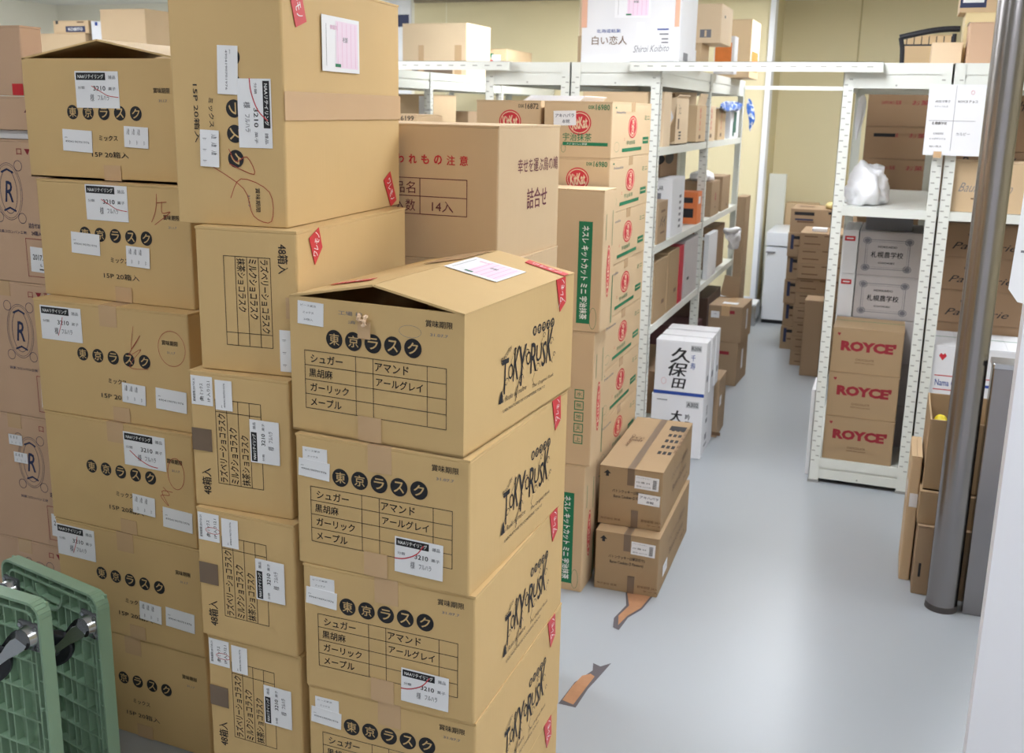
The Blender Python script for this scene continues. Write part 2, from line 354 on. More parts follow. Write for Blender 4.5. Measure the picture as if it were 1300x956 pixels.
def ceiling_light(x, y, label, L=1.25):
    t = thing('ceiling_light', label, 'lamp', (x, y, CEIL-.075), 0, 'ceiling lamps')
    b = MB(); b.box(-.16,-L/2-.02,.02,.16,L/2+.02,.074,METAL); b.build('lamp_housing', t)
    b = MB(); b.box(-.14,-L/2,0,.14,L/2,.019, mat('diffuser', (246, 250, 255), .5, var=0, emit=LAMP)); b.build('diffuser', t)
for x, y in ((.9,1.3),(.9,-.9),(-.45,3.4),(-.5,6.9),(.95,5.6),(-2.6,3.4),(-2.3,6.6),(-4.6,3.6),(-5.0,7.0),(2.4,3.4),(-6.9,4.2)):
    ceiling_light(x, y, 'white fluorescent ceiling lamp on the storeroom ceiling above the aisles')

ceiling_light(-1.9, .72, 'short added fill lamp on the ceiling brightening the left carton stacks', .42)  # added unseen lamp, brightens the upper fronts of the left stacks

# ------------------------------------------------------------------ shelving
def shelf_unit(label, X0, X1, Ys, levels, top=1.81, name='shelving_unit'):
    t = thing(name, label, 'shelf', ((X0+X1)/2, Ys[0], 0)); ox, oy = (X0+X1)/2, Ys[0]
    pw = .042
    for i, Y in enumerate(Ys):
        for sx, X in ((1, X0), (-1, X1)):
            b = MB(); x = X-ox; y = Y-oy; last = i == len(Ys)-1
            xa, xb = sorted((x, x+sx*pw)); yy = y if not last else y-.002
            b.box(xa, yy, 0, xb, yy+.002, top, METAL)
            dy = -1 if last else 1
            ya, yb = sorted((y, y+dy*pw)); xa2, xb2 = sorted((x, x+sx*.002)); b.box(xa2, ya, 0, xb2, yb, top, METAL)
            nrm = -1
            for k in range(int((top-.12)/.045)):
                z = .1+k*.045
                for j in (0, 1):
                    xc = x+sx*(.012+.018*j); zz = z+.022*j
                    for q in (y-.0006, y+.0026):
                        b.add([(xc-.007,q,zz),(xc+.007,q,zz),(xc+.007,q,zz+.005),(xc-.007,q,zz+.005)], [(0,1,2,3)], SLOT)
                    yc = y+dy*(.012+.018*j)
                    for q in (x-sx*.0006,):
                        b.add([(q,yc-.007,zz),(q,yc+.007,zz),(q,yc+.007,zz+.005),(q,yc-.007,zz+.005)], [(0,1,2,3)], SLOT)
            b.box(xa-.003, min(y,y+dy*pw)-.003, -.0, xb+.003, max(y,y+dy*pw)+.003, .012, mat('foot_cap', (150,150,148), .6))
            b.build('post', t)
    for i in range(len(Ys)-1):
        a, c = Ys[i]-oy+.004, Ys[i+1]-oy-.004
        for z in levels:
            b = MB(); x0, x1 = X0-ox+.003, X1-ox-.003; lip = .036
            b.box(x0, a, z-.004, x1, c, z, METAL)
            b.box(x0, a, z-lip, x1, a+.002, z-.004, METAL); b.box(x0, c-.002, z-lip, x1, c, z-.004, METAL)
            b.box(x0, a, z-lip, x0+.002, c, z-.004, METAL); b.box(x1-.002, a, z-lip, x1, c, z-.004, METAL)
            b.build('shelf_board', t)
        for z0, z1, nm in ((1.71, top, 'top_shelf'), (.02, .113, 'bottom_shelf')):
            b = MB(); x0, x1 = X0-ox+.003, X1-ox-.003; zm = (z0+z1)/2
            b.box(x0, a, z1-.004, x1, c, z1, METAL)
            for (p, q) in ((z0, zm-.006), (zm+.006, z1-.004)):
                b.box(x0, a, p, x1, a+.003, q, METAL); b.box(x0, c-.003, p, x1, c, q, METAL)
                b.box(x0, a, p, x0+.003, c, q, METAL); b.box(x1-.003, a, p, x1, c, q, METAL)
            b.box(x0+.004, a+.004, z0+.002, x1-.004, a+.006, z1-.006, METAL); b.box(x0+.004, a+.004, z0+.002, x0+.006, c-.004, z1-.006, METAL)
            b.box(x1-.006, a+.004, z0+.002, x1-.004, c-.004, z1-.006, METAL); b.box(x0+.004, c-.006, z0+.002, x1-.004, c-.004, z1-.006, METAL)
            for q in (.08, .5, .92):
                xc = x0+(x1-x0)*q; b.cyl((xc, a-.002, z0+.012), (xc, a+.001, z0+.012), .004, .004, SLOT, 8)
            b.build(nm, t)
    return t
LV = (1.444, 1.0, .625)
shelf_unit('white slotted metal shelving unit left of the aisle, full of mixed boxes', -1.42, -1.01, (4.49, 5.73, 7.02), LV)
shelf_unit('white metal shelving unit standing behind the second stack from the aisle', -1.835, -1.425, (4.49, 5.73, 7.02), LV)
shelf_unit('long white shelving unit at the far left behind the tallest stack', -3.15, -2.735, (4.6, 5.8, 7.0, 8.2), (1.3, .8, .45))
shelf_unit('white shelving unit near the far left corner, seen only by the boxes on top', -5.35, -4.1, (5.0, 6.3), (1.2, .6))
shelf_unit('white metal shelving unit right of the aisle holding red-lettered brown boxes', -.25, .16, (4.49, 5.74), (1.226,))
shelf_unit('white metal shelving unit at the right edge behind the steel column', .165, .575, (4.49, 5.74), (1.226,))

def angle_bar(x0, x1, y, z, label):
    o = MB(); o.box(x0, y, z, x1, y+.002, z+.04, METAL); o.box(x0, y, z+.038, x1, y+.04, z+.04, METAL)
    n = int((x1-x0)/.06)
    for i in range(n):
        x = x0+.03+i*.06; o.add([(x-.012,y-.0006,z+.018),(x+.012,y-.0006,z+.018),(x+.012,y-.0006,z+.023),(x-.012,y-.0006,z+.023)], [(0,1,2,3)], SLOT)
    return tag(o.build('slotted_bar'), label, 'bar')
angle_bar(-1.14, -.10, 4.446, 1.772, 'white slotted steel bar bridging the aisle between the two shelf tops')
angle_bar(-2.80, -1.70, 4.446, 1.772, 'white slotted steel bar bridging to the far left shelving behind the tall stack')
o = MB(); o.box(-1.005, 7.0, 1.755, -.205, 7.03, 1.78, METAL); tag(o.build('cross_brace'), 'thin grey steel brace crossing the aisle at the far end of the shelves', 'bar')

# ------------------------------------------------------------------ artworks
def discs(u0, v0, du, dv, r_, bg, s='東京ラスク', k=.62):
    o = []
    for i, ch in enumerate(s):
        o += [('O', u0+du*i, v0+dv*i, r_, r_, INK)]
        o += [('T', ch, u0+du*i, v0+dv*i, r_*2*k, r_*2*k, bg)]
    return o
W, H = .459, .283
def mix(naa=None, nsw=None, code=None, small=None, scrawl=0, W=W, H=H):
    o = discs(.315*W, .56*H, .101*W, 0, .0365*W, KG, k=.66)
    # letters sit above the discs
    o += [('T', 'ミックス', .535*W, .355*H, .12*W, .045*H, INK), ('T', '15P 20箱入', .54*W, .22*H, .235*W, .05*H, INK), ('T', '賞味期限', .885*W, .745*H, .10*W, .042*H, INK), ('T', '31.1.7', .89*W, .665*H, .05*W, .02*H, FADE)]
    if naa: o.append(('S', st_naa, naa[0]*W, naa[1]*H, .275*W, .295*H, 0, nsw))
    if code: o.append(('S', st_code, code[0]*W, code[1]*H, .192*W, .18*H, -2, None))
    if small: o.append(('S', st_list, small[0]*W, small[1]*H, .15*W, .17*H, -2, None))
    if scrawl == 1: o += [('L', [(.80*W,.93*H),(.79*W,.8*H),(.76*W,.7*H)], .0015, SCRAWL), ('L', [(.80*W,.86*H),(.86*W,.87*H)], .0015, SCRAWL), ('L', [(.83*W,.87*H),(.83*W,.78*H),(.88*W,.79*H),(.78*W,.68*H)], .0015, SCRAWL)]
    if scrawl == 2: o += [('L', [(.66*W,.85*H),(.64*W,.66*H),(.7*W,.78*H),(.62*W,.6*H),(.7*W,.66*H),(.62*W,.5*H),(.74*W,.5*H)], .0012, SCRAWL), ('RING', .895*W, .7*H, .085*W, .15*H, .0012, SCRAWL)]
    if scrawl == 3: o += [('RING', .89*W, .64*H, .055*W, .14*H, .0014, SCRAWL), ('L', [(.80*W,.5*H),(.84*W,.44*H),(.78*W,.42*H),(.83*W,.34*H),(.79*W,.46*H),(.86*W,.47*H)], .0014, SCRAWL), ('L', [(.78*W,.28*H),(.86*W,.25*H),(.95*W,.26*H)], .0012, SCRAWL)]
    return o
W2, H2 = .353, .2536
def rusk48(code=0, naa=0):
    o = discs(.095, .182, .040, .0005, .0172, KG, k=.6)
    t = .0011
    o += grid_ops(.031, .048, .320, .156, (.139, .175, .283), (), t, INK)
    for v in (.129, .102, .075): o.append(('L', [(.031, v), (.320, v)], t, INK))
    for s, u, v, w_ in (('シュガー', .078, .1425, .068), ('黒胡麻', .065, .1155, .05), ('ガーリック', .083, .0885, .082), ('メープル', .075, .0615, .066), ('アマンド', .213, .1425, .068), ('アールグレイ', .228, .1155, .094)):
        o.append(('T', s, u, v, w_, .016, INK))
    o += [('T', '賞味期限', .306, .231, .052, .012, INK), ('T', '31.07.7', .306, .212, .034, .005, FADE)]
    if code: o += [('S', st_small, .042, .213 if code == 1 else .232, .052, .036, 0, None)]
    else: o += [('S', st_small, .046, .224, .055, .042, -2, None), ('RING', .25, .213, .022, .011, .0006, FADE), ('T', '工場 検', .13, .232, .05, .008, FADE), ('T', '済 9', .14, .217, .03, .006, FADE)]
    if code: o += [('S', st_code, .040, .190, .066, .034, -3, None)]
    if naa: o += [('S', st_naa, naa[0], naa[1], .096, .068, -1, SW4)]
    return o
def rusk_side():
    o = []
    for i, ch in enumerate('東京ラスク'): o += [('O', .300+.0225*i, .168, .0098, .0098, INK), ('T', ch, .300+.0225*i, .168, .012, .012, KG)]
    x = .150
    for ch, w_, h_, dy, sh in (('T', .030, .066, -.004, .1), ('O', .022, .03, .0, 0), ('K', .030, .064, .01, .3), ('Y', .036, .078, .0, .2), ('O', .022, .028, .008, 0), ('R', .030, .06, .004, .1), ('U', .030, .034, .008, .1), ('S', .024, .05, .0, .2), ('K', .034, .068, .012, .3)):
        o.append(('T', ch, x+w_/2, .112+dy, w_, h_, INK, 0, .006, sh)); x += w_*.93
    for cx, cy, r_ in ((.17,.095,.011),(.235,.085,.014),(.262,.13,.012),(.315,.09,.013),(.385,.13,.011),(.345,.15,.008),(.205,.145,.010),(.40,.10,.007)):
        o.append(('L', [(cx+r_*(1-.11*k)*math.cos(k*.8), cy+r_*(1-.11*k)*math.sin(k*.8)) for k in range(9)], .0015, INK)); o.append(('L', [(cx-r_, cy-r_*.5), (cx-r_*1.8, cy-r_*1.4), (cx-r_*1.2, cy-r_*2.2)], .0012, INK))
    o.append(('POLY', [(.135,.062),(.155,.062),(.150,.084),(.146,.084)], INK))
    o.append(('L', [(.21,.05),(.22,.075),(.235,.10)], .0025, INK))
    o += [('T', 'Les Rusks de maître', .20, .066, .12, .010, INK, 0, .0, .3), ('T', 'The Original Rusk', .345, .058, .11, .009, INK, 0, 0, .3), ('T', 'LABORATOIRE DE CONFISERIE TOKYO', .255, .044, .20, .006, INK, 0, .0), ('T', 'Biscuits', .165, .15, .05, .010, INK, 25, 0, .3)]
    return o
def red_side(v1, u=.432): return ('P', u, v1-.033, .030, .066, TAPER, None, [('T', 'ワレモノ', 0, 0, .05, .016, WHITE, 90)])
W3, H3 = .275, .22
def choco(W=W3, H=H3, ship=True, rough=0, naa=True, circ=False):
    o = []
    u0, u1, us = .19*W, .81*W, .72*W; t = .0011; v0, v1 = .28*H, .74*H; dv = (v1-v0)/4
    o += grid_ops(u0, v0, u1, v1, (us,), [v0+dv*i for i in (1, 2, 3)], t, INK)
    for i, s in enumerate(('ラズベリーショコラスク', 'ミルクショコラスク', '抹茶ショコラスク')):
        L = len(s)*.05*W*.92; o.append(('T', s, u0+.012*W+L/2, v1-dv*(i+.5), L, dv*.72, INK))
    o.append(('T', '48箱入', .19*W, .865*H, .20*W, .10*H, INK))
    if ship:
        o += [('S', st_code_v, .86*W, .87*H, .21*W, .22*H, 0, (lambda a, b: [('RING', -.1*a, -.2*b, .12*a, .35*b, .001, CRIM)]) if circ else None), ('S', st_code, .845*W, .645*H, .215*W, .17*H, 0, None)]
    if naa: o.append(('S', st_naa, .545*W, .245*H, .31*W, .29*H, 0, None))
    return o
def st_code_v(w_, h_): return [('T', '賞味期限:2017.01.31', 0, .36*h_, .8*w_, .12*h_, INK), ('T', '(数) ミックス', -.05*w_, 0, .6*w_, .2*h_, INK), ('T', '1P 入り12.1', 0, -.32*h_, .7*w_, .16*h_, INK)]

def oval(u, v, rx, ry, bg): return [('O', u, v, rx, ry, CRIM), ('O', u, v, rx*.9, ry*.88, KITI), ('O', u, v, rx*.84, ry*.8, CRIM), ('T', 'KitKat', u, v, rx*1.35, ry*1.0, KL, 8, .03, .1)]
KITI = KL
def kit_front(w, h, num='16980', gr=True, lab=False):
    o = oval(.53*w, .62*h, .17*w, .21*h, KC)+[('T', 'DSK', .70*w, .90*h, .09*w, .06*h, GREEN if gr else INK), ('T', num, .86*w, .90*h, .2*w, .10*h, GREEN if gr else INK)]
    if gr: o += [('T', '宇治抹茶', .50*w, .37*h, .42*w, .14*h, GREEN), ('R', .62*w, .25*h, .66*w, .06*h, GREEN), ('T', 'ミニ おいしい抹茶', .5*w, .25*h, .3*w, .035*h, WHITE), ('RING', .3*w, .17*h, .035*w, .08*h, .001, GREEN)]
    if lab: o.append(('S', st_akiba, .31*w, .70*h, .33*w, .26*h, 2, None, None))
    return o
def kit_side(d, h):
    o = [('O', .5*d, .55*h, .115*d, .21*h, CRIM), ('O', .5*d, .55*h, .10*d, .18*h, KL), ('O', .5*d, .55*h, .09*d, .165*h, CRIM), ('T', 'KitKat', .5*d, .55*h, .28*h, .07*d, KL, 90, .02),
         ('T', 'Nestle', .2*d, .82*h, .22*d, .05*h, FADE), ('R', .08*d, .9*h, .03*d, .03*h, GREEN), ('T', '宇治抹茶', .47*d, .26*h, .22*d, .08*h, GREEN), ('R', .5*d, .13*h, .5*d, .065*h, GREEN),
         ('R', .86*d, .28*h, .16*d, .13*h, GREEN), ('R', .86*d, .28*h, .13*d, .02*h, KC), ('T', 'ミニ', .88*d, .72*h, .14*d, .09*h, GREEN), ('RING', .12*d, .2*h, .06*d, .09*h, .001, GREEN), ('T', 'ニ', .3*d, .33*h, .03*d, .04*h, CRIM)]
    return o

# ------------------------------------------------------------------ stack B : five-disc cartons at the left
xs = [(-1.531,1.934,0),(-1.493,1.895,-.030),(-1.479,1.849,-.012),(-1.474,1.834,-.044),(-1.468,1.833,-.045),(-1.470,1.838,-.040)]
pos = ['topmost and half open', 'second from the top', 'third from the top', 'fourth from the top', 'fifth from the top', 'lowest']
SC1 = lambda w_, h_: [('T', '3210', 0, 0, .3*w_, .1*h_, INK)]
spec = [dict(naa=(.485,.745), nsw=SW1, code=(.335,.325), small=(.715,.37)), dict(naa=(.475,.83), nsw=SW1, code=(.315,.475), small=(.66,.40), scrawl=1), dict(naa=(.185,.80), nsw=SW2, code=(.875,.26), small=(.64,.27), scrawl=2),
        dict(naa=(.69,.79), nsw=SW3, code=(.885,.23), small=(.665,.30), scrawl=3), dict(naa=(.145,.80), nsw=SW2, code=(.85,.30), small=(.65,.30)), dict()]
for i in range(6):
    X, Y, a = xs[i]; n = 5-i; sp = spec[i]
    fr = mix(**sp)
    # stack leans a touch; each carton rests on the one below
    extra = [('P', .55*W, .07*H, .05, .036, TAPE)]
    carton('rusk_carton', 'kraft five-disc carton, %s in the stack behind the green dollies' % pos[i], X, Y, n*H, a, W, .34, H-.0006, KG, front=fr+extra,
           ridge=.042 if i == 0 else 0, tlen=.05, tw=.052, group='five-disc cartons in the left stack')

# ------------------------------------------------------------------ stack M : the tall stack with cartons on their sides
mtop = [o for o in mix(W=.45, H=.232, naa=(.535,.745), nsw=SW4, code=(.365,.52), small=(.68,.33))]
mtop += [('L', [(.68*.45,.5*.232),(.73*.45,.56*.232),(.71*.45,.66*.232),(.78*.45,.72*.232),(.74*.45,.5*.232)], .0015, SCRAWL), ('L', [(.75*.45,.33*.232),(.84*.45,.62*.232),(.95*.45,.7*.232),(.97*.45,.86*.232),(.85*.45,.85*.232),(.80*.45,.6*.232),(.88*.45,.5*.232)], .0014, SCRAWL)]
redt = lambda u, v, w_, h_, rot=0: ('P', u, v, w_, h_, TAPER, None, [('T', 'ワレモノ', 0, 0, h_*.8, w_*.5, WHITE, 90)])
carton('rusk_carton', 'big kraft carton on its side, topmost of the tallest stack', -1.052, 1.613, 1.376, .08, .232, .545, .448, KG, front=mtop,
       right=[('Q', [(.018,.4475),(.066,.4475),(.092,.375),(.050,.362)], TAPER, None, [('T', 'ワレモノ', 0, 0, .06, .022, WHITE, -70, .01)]), ('Q', [(.446,.062),(.484,.080),(.520,.012),(.486,.0)], TAPER, None, [('T', 'ワレモノ', 0, 0, .055, .020, WHITE, -62, .01)]), ('S', st_pink, .235, .342, .17, .105, 0, None)] + [('P', .272, .222, .546, .052, TAPE)], rots=(90,0,0,0), seam=None, group='tallest stack')
carton('chocolate_rusk_carton', 'kraft carton with sideways flavour table, right under the topmost of the tallest stack', -1.014, 1.582, 1.1005, .075, .212, .52, .275, KG,
       front=choco(W=.275, H=.212, ship=False, naa=False)+[('S', st_list, .82*.275, .90*.212, .29*.275, .18*.212, 0, None), ('P', .52*.275, .955*.212, .04, .03, TAPE)],
       right=[('Q', [(.045,.258),(.085,.274),(.098,.235),(.066,.205)], TAPER, None, [('T', 'ワレモノ', 0, 0, .045, .018, WHITE, 75, .01)])], rots=(90,0,0,0), seam=None, group='tallest stack')
names = ['third', 'fourth', 'fifth', 'lowest']
for i, (X, Y, a, ww) in enumerate(((-1.022,1.553,.021,.220),(-1.006,1.531,-.030,.228),(-1.004,1.537,-.03,.224),(-1.004,1.540,-.03,.224))):
    lb = 'kraft carton with sideways table and shipping labels, %s in the tallest stack' % ('third from the top' if i == 0 else 'fourth from the top' if i == 1 else 'fifth from the top' if i == 2 else 'lowest')
    carton('chocolate_rusk_carton', lb, X, Y, (3-i)*.275+.0, a, ww, .50, .2745, KG, front=choco(W=.275, H=ww, circ=i in (1, 2))+[('P', .5*.275, .89*ww, .045, .045, TAPED)], rots=(-90,0,0,0), seam='x', tape=None, group='tallest stack')

# ------------------------------------------------------------------ stack F : front stack
xs = [(-.650,1.512,-.064),(-.636,1.510,-.027),(-.626,1.516,-.002),(-.624,1.520,.0),(-.626,1.520,.0)]
for i, (X, Y, a) in enumerate(xs):
    z = (4-i)*H2; fr = rusk48(code=(0 if i == 0 else 1), naa=(None, (.255,.022+.034), (.255,.05), None, None)[i])
    lab = ['kraft carton with loosely open lid and flavour table, top of the front stack', 'kraft carton with flavour table and scrawled white price label, second in the front stack', 'kraft carton with flavour table and overlapped white labels, third in the front stack',
           'kraft carton with flavour table, fourth in the front stack', 'kraft carton resting on the floor, lowest in the front stack'][i]
    tp = [] ; rt = rusk_side()
    rt.append(('Q', [(.402,.2534),(.452,.2534),(.458,.200),(.426,.184)], TAPER, None, [('T', 'ワレモノ', 0, .004, .046, .017, WHITE, 80, .01), ('L', [(-.018,-.028),(.0,-.012),(.018,-.022)], .001, WHITE)]))
    if i == 0:
        tp = [('S', st_pink, .236, .315, .115, .14, 0, None, 1), ('Q', [(.252,.492),(.353,.472),(.353,.446),(.256,.462)], TAPER, 1, [('T', 'ワレモノ', 0, 0, .07, .014, WHITE, -8, .01)]), ('P', .075, .10, .085, .028, TAPER, -1, [('T', 'ワレモノ', 0, 0, .07, .016, WHITE, 0, .02)]), ('P', .13, .42, .09, .15, TAPE, -1)]
    c_ = carton('rusk_carton', lab, X, Y, z, a, W2, .506, H2, KG, front=fr+[('P', .167, .026, .048, .046, TAPE)]+([('P', .158, .205, .026, .03, TAPE)] if i == 0 else []), right=rt, top=tp, ridge=.034 if i == 0 else 0, tw=.048, tlen=.05, tapes=('top', 'front'), group='front stack of flavour-table cartons')
    if i == 0:
        b = MB()
        rr = random.Random(3)
        for k in range(9):
            p = Vector((-.018+rr.uniform(-.008,.008), -.506/2-.004-rr.uniform(0,.006), H2-.028+rr.uniform(-.008,.008))); q = p+Vector((rr.uniform(-.008,.008), -.003, rr.uniform(-.008,.008)))
            b.cyl(p, q, .004, .0025, mat('crumpled_tape', (232, 200, 168), .3), 6)
        b.build('crumpled_tape', c_)

# ------------------------------------------------------------------ stack E : behind the front stack
HE = .3125
ea = [('T', ch, .245+.0335*k, .232, .021, .022, CRIM, 0, .03) for k, ch in enumerate('われもの注意')]+grid_ops(.205, .104, .421, .188, (.298,), (.146,), .0018, PURP)+[('T', '品名', .258, .166, .055, .028, PURP, 0, 0), ('T', '入数', .258, .124, .055, .028, PURP, 0, 0), ('T', '14入', .358, .124, .056, .026, PURP, 0, 0)]
er = [('T', '幸せを運ぶ鳥の鳩', .24, .218, .26, .034, PURP, 0, .01), ('T', '詰合せ', .235, .137, .13, .05, PURP, 0, .02)]
for i in range(5):
    X, Y = ((-.850,2.165),(-.835,2.16),(-.818,2.16),(-.808,2.165),(-.800,2.17))[i]
    carton('sweets_carton', ['tan carton with red fragile lettering and a 14 count table, behind the front stack', 'tan carton right under the red-lettered 14 count carton', 'tan carton in the middle of the stack hidden behind the front stack', 'tan carton second from the floor behind the front stack', 'tan carton on the floor behind the front stack'][i],
           X, Y, (4-i)*HE, -.02-.03*(i == 0), .50-.05*(i > 0), .385, HE, KC, front=ea if i == 0 else (), right=er, seam='x', tape=None, group='stack behind the front stack')

# ------------------------------------------------------------------ stack T, K, K2 and the baton cookies
for i in range(3):
    w_, h_ = .25, .4535
    fr = [('R', .43*w_+.085, .42*h_, .045, .72*h_, GREEN), ('T', 'ネスレ キットカット ミニ 宇治抹茶', .43*w_+.085, .42*h_, .66*h_, .024, WHITE, -90, .03), ('RING', .9*w_, .1*h_, .012, .035, .0012, GREEN)]
    rt = [('O', .07, .42*h_, .022, .085, CRIM), ('O', .07, .42*h_, .019, .078, KL), ('O', .07, .42*h_, .017, .072, CRIM), ('T', 'KitKat', .07, .42*h_, .11, .018, KL, 90, .02), ('R', .03, .74*h_, .004, .18*h_, GREEN), ('R', .105, .72*h_, .004, .25*h_, GREEN), ('R', .128, .2*h_, .008, .35*h_, GREEN)]
    if i == 1: fr = [q for k in range(5) for q in (('R', .205, (.20+.085*k)*h_, .032, .07*h_, GREEN), ('R', .205, (.20+.085*k)*h_, .026, .055*h_, KC), ('T', '上天地無水'[k], .205, (.20+.085*k)*h_, .018, .035*h_, GREEN))]
    carton('wafer_carton', ['tall upright tan carton with green banner, top of three beside the snack cookie boxes', 'tall upright tan carton with green squares, middle of three beside the snack cookie boxes', 'tall upright tan carton standing on the floor next to the cookie boxes'][i], -.846-.011*min(i, 2)-.004*i, 3.06, (2-i)*h_, 0, w_, .14, h_-.0006, KC, front=fr, right=rt, seam='y', tape=None, group='tall upright wafer cartons')
HK = .181
for i in range(9):
    w_ = .232; jx = random.uniform(-.004, .004)
    carton('wafer_carton', 'tan red oval carton, %s in the column beside the left shelves' % ('top with handwritten tag' if i == 0 else ['','second','third','fourth','fifth','sixth','seventh','eighth'][i]+' from the top' if i < 8 else 'lowest'),
           -.880-.001*i, 3.235, (8-i)*HK, .0, w_, .545, HK, KC, front=kit_front(w_, HK, lab=i == 0), right=kit_side(.545, HK), seam='x', tape=TAPE, tlen=.03, group='red oval cartons beside the left shelves')
for i in range(9):
    w_ = .232
    carton('wafer_carton', 'tan black-numbered red oval carton in the second column, %s' % ('topmost' if i == 0 else 'number %d down' % (i+1)), -1.128-.003*(i % 2), 3.25, (8-i)*HK, 0, w_, .5, HK, KC,
           front=kit_front(w_, HK, '16872', gr=False), seam='x', tape=None, group='second column of red oval cartons')
# papers lying on these columns
b = MB()
for k in range(6): b.box(-.10+.004*k, -.14+.003*k, .003*k, .10+.003*k, .14, .003*k+.0025, PAPER)
o = b.build('paper_pile'); o.location = (-1.12, 3.47, 1.63); tag(o, 'loose pile of white flat sheets lying on top of the red oval cartons', 'paper')

bt = [('T', 'バトンクッキー(2種詰合せ)', .11, .125, .125, .013, INK), ('T', 'Baton Cookies (2 Flavours)', .11, .105, .115, .013, INK), ('POLY', [(.015,.185),(.028,.197),(.041,.185),(.033,.185),(.033,.175),(.023,.175),(.023,.185)], INK),
      ('T', '株式会社 銘菓', .045, .022, .07, .008, STAMP), ('T', '賞味期限 24入', .185, .03, .07, .01, STAMP), ('T', 'ケース', .195, .016, .05, .008, STAMP)]
bs = [('T', 'バトンクッキー(2種詰合せ)', .34, .13, .34, .03, STAMP), ('T', 'Baton Cookies', .34, .085, .28, .025, STAMP), ('T', '24入', .48, .04, .1, .02, STAMP)]
for i in range(2):
    tp = []
    if i == 0:
        for k in range(3):
            for j in range(5): tp.append(('R', .172+.014*k*0+.018*(k-1)+.012, .2+.07*j, .012, .034, INK))
        tp += [('R', .18, .50, .06, .055, INK), ('T', '注意', .06, .32, .06, .05, STAMP, -90), ('T', 'CAUTION', .04, .3, .14, .012, STAMP, -90), ('T', '取扱注意事項', .218, .36, .30, .012, STAMP, -90)]
    X, Y = ((-.641,3.186),(-.628,3.122))[i]
    st = [('S', st_bar, .165, .166, .082, .046, -2, None)]
    if i == 0: st.append(('S', st_akiba, .175, .108, .075, .038, -2, None))
    carton('cookie_carton', ['kraft cookie carton with dark tape and handwritten tag, upper of two on the floor', 'kraft cookie carton with dark tape, lower of two on the aisle floor'][i], X, Y, .2115*(1-i), .028, .219, .60, .211, KR,
           front=bt+st+[('P', .128, .033, .024, .062, TAPED)], right=bs+([('S', st_blank, .12, .06, .08, .04, 0, None)] if i else []), top=tp, tape=TAPED, tw=.024, tlen=.06, group='two baton cookie cartons on the floor')

# ------------------------------------------------------------------ stack A : far left crest cartons
def crest(cu, cv, s):
    o = [('RING', cu, cv, .030*s, .058*s, .0016, NAVY), ('RING', cu, cv, .048*s, .075*s, .0012, NAVY), ('RING', cu, cv, .043*s, .070*s, .001, NAVY), ('T', 'R', cu, cv, .030*s, .055*s, NAVY, 0, .01, .2)]
    for a in (-1, 1):
        for b_ in (-1, 1): o += [('RING', cu+a*.040*s, cv+b_*.068*s, .014*s, .014*s, .0014, NAVY)]
    o += [('L', [(cu-.02*s, cv-.05*s), (cu, cv-.042*s), (cu+.02*s, cv-.05*s)], .005, NAVY), ('L', [(cu-.02*s, cv+.05*s), (cu, cv+.058*s), (cu+.02*s, cv+.05*s)], .005, NAVY), ('T', '銘菓コロンバン工房', cu, cv-.105*s, .10*s, .008, NAVY)]
    return o
HA = .375
for i in range(4):
    fr = crest(.27, .24, 1)+[('T', '口 ▼ 菓子店', .37, .345, .12, .018, RED), ('T', '詰合せ20枚', .355, .155, .05, .014, NAVY), ('T', '24箱入', .355, .135, .035, .012, NAVY)]+[('L', [(.315,.02),(.42,.02),(.42,.12),(.315,.12),(.315,.02)], .0016, RED)]
    fr += [('S', st_date, .37, .065, .085, .066, -2, None), ('S', st_list, .41, .335, .06, .035, 0, None)]
    if i >= 2: fr += [('S', st_list, .22, .30, .05, .03, 0, None), ('S', st_list, .235, .25, .05, .03, 0, None)]
    carton('crest_carton', 'pinkish kraft carton with a blue crest, %s of the stack at the left edge' % ['top', 'second', 'third', 'bottom'][i], -2.005-.004*i, 2.03, (3-i)*HA, -.03, .44, .34, HA-.0006, KP, front=fr, tape=TAPE, tlen=.04, group='crest cartons at the left edge')
b = MB(); b.rbox(-.2,-.15,0,.2,.15,.022,.004,KW); o = b.build('foam_sheet'); o.location = (-2.20, 2.20, 1.5005); tag(o, 'thin white foam sheet between cartons at the left edge', 'sheet')
carton('arrow_carton', 'flat pinkish carton with a black up arrow at the left edge', -2.0, 2.035, 1.523, 0, .40, .3, .085, KP, front=[('POLY', [(.300,.045),(.318,.066),(.336,.045),(.325,.045),(.325,.022),(.311,.022),(.311,.045)], PURP), ('R', .385, .012, .012, .006, INK)], tape=None)
carton('plain_carton', 'pale pink carton with red tape corner, topmost at the left edge', -2.092, 2.035, 1.609, 0, .30, .07, .172, KP, front=[('P', .28, .016, .035, .028, TAPER)], tape=None)
carton('plain_carton', 'dark striped narrow box behind the half open disc carton at the left edge', -2.035, 2.16, 1.609, 0, .03, .12, .10, KW, front=[('R', .015, .09, .028, .014, INK)]+[('R', .015, .02+.016*k, .022, .006, NAVY) for k in range(4)], tape=None)

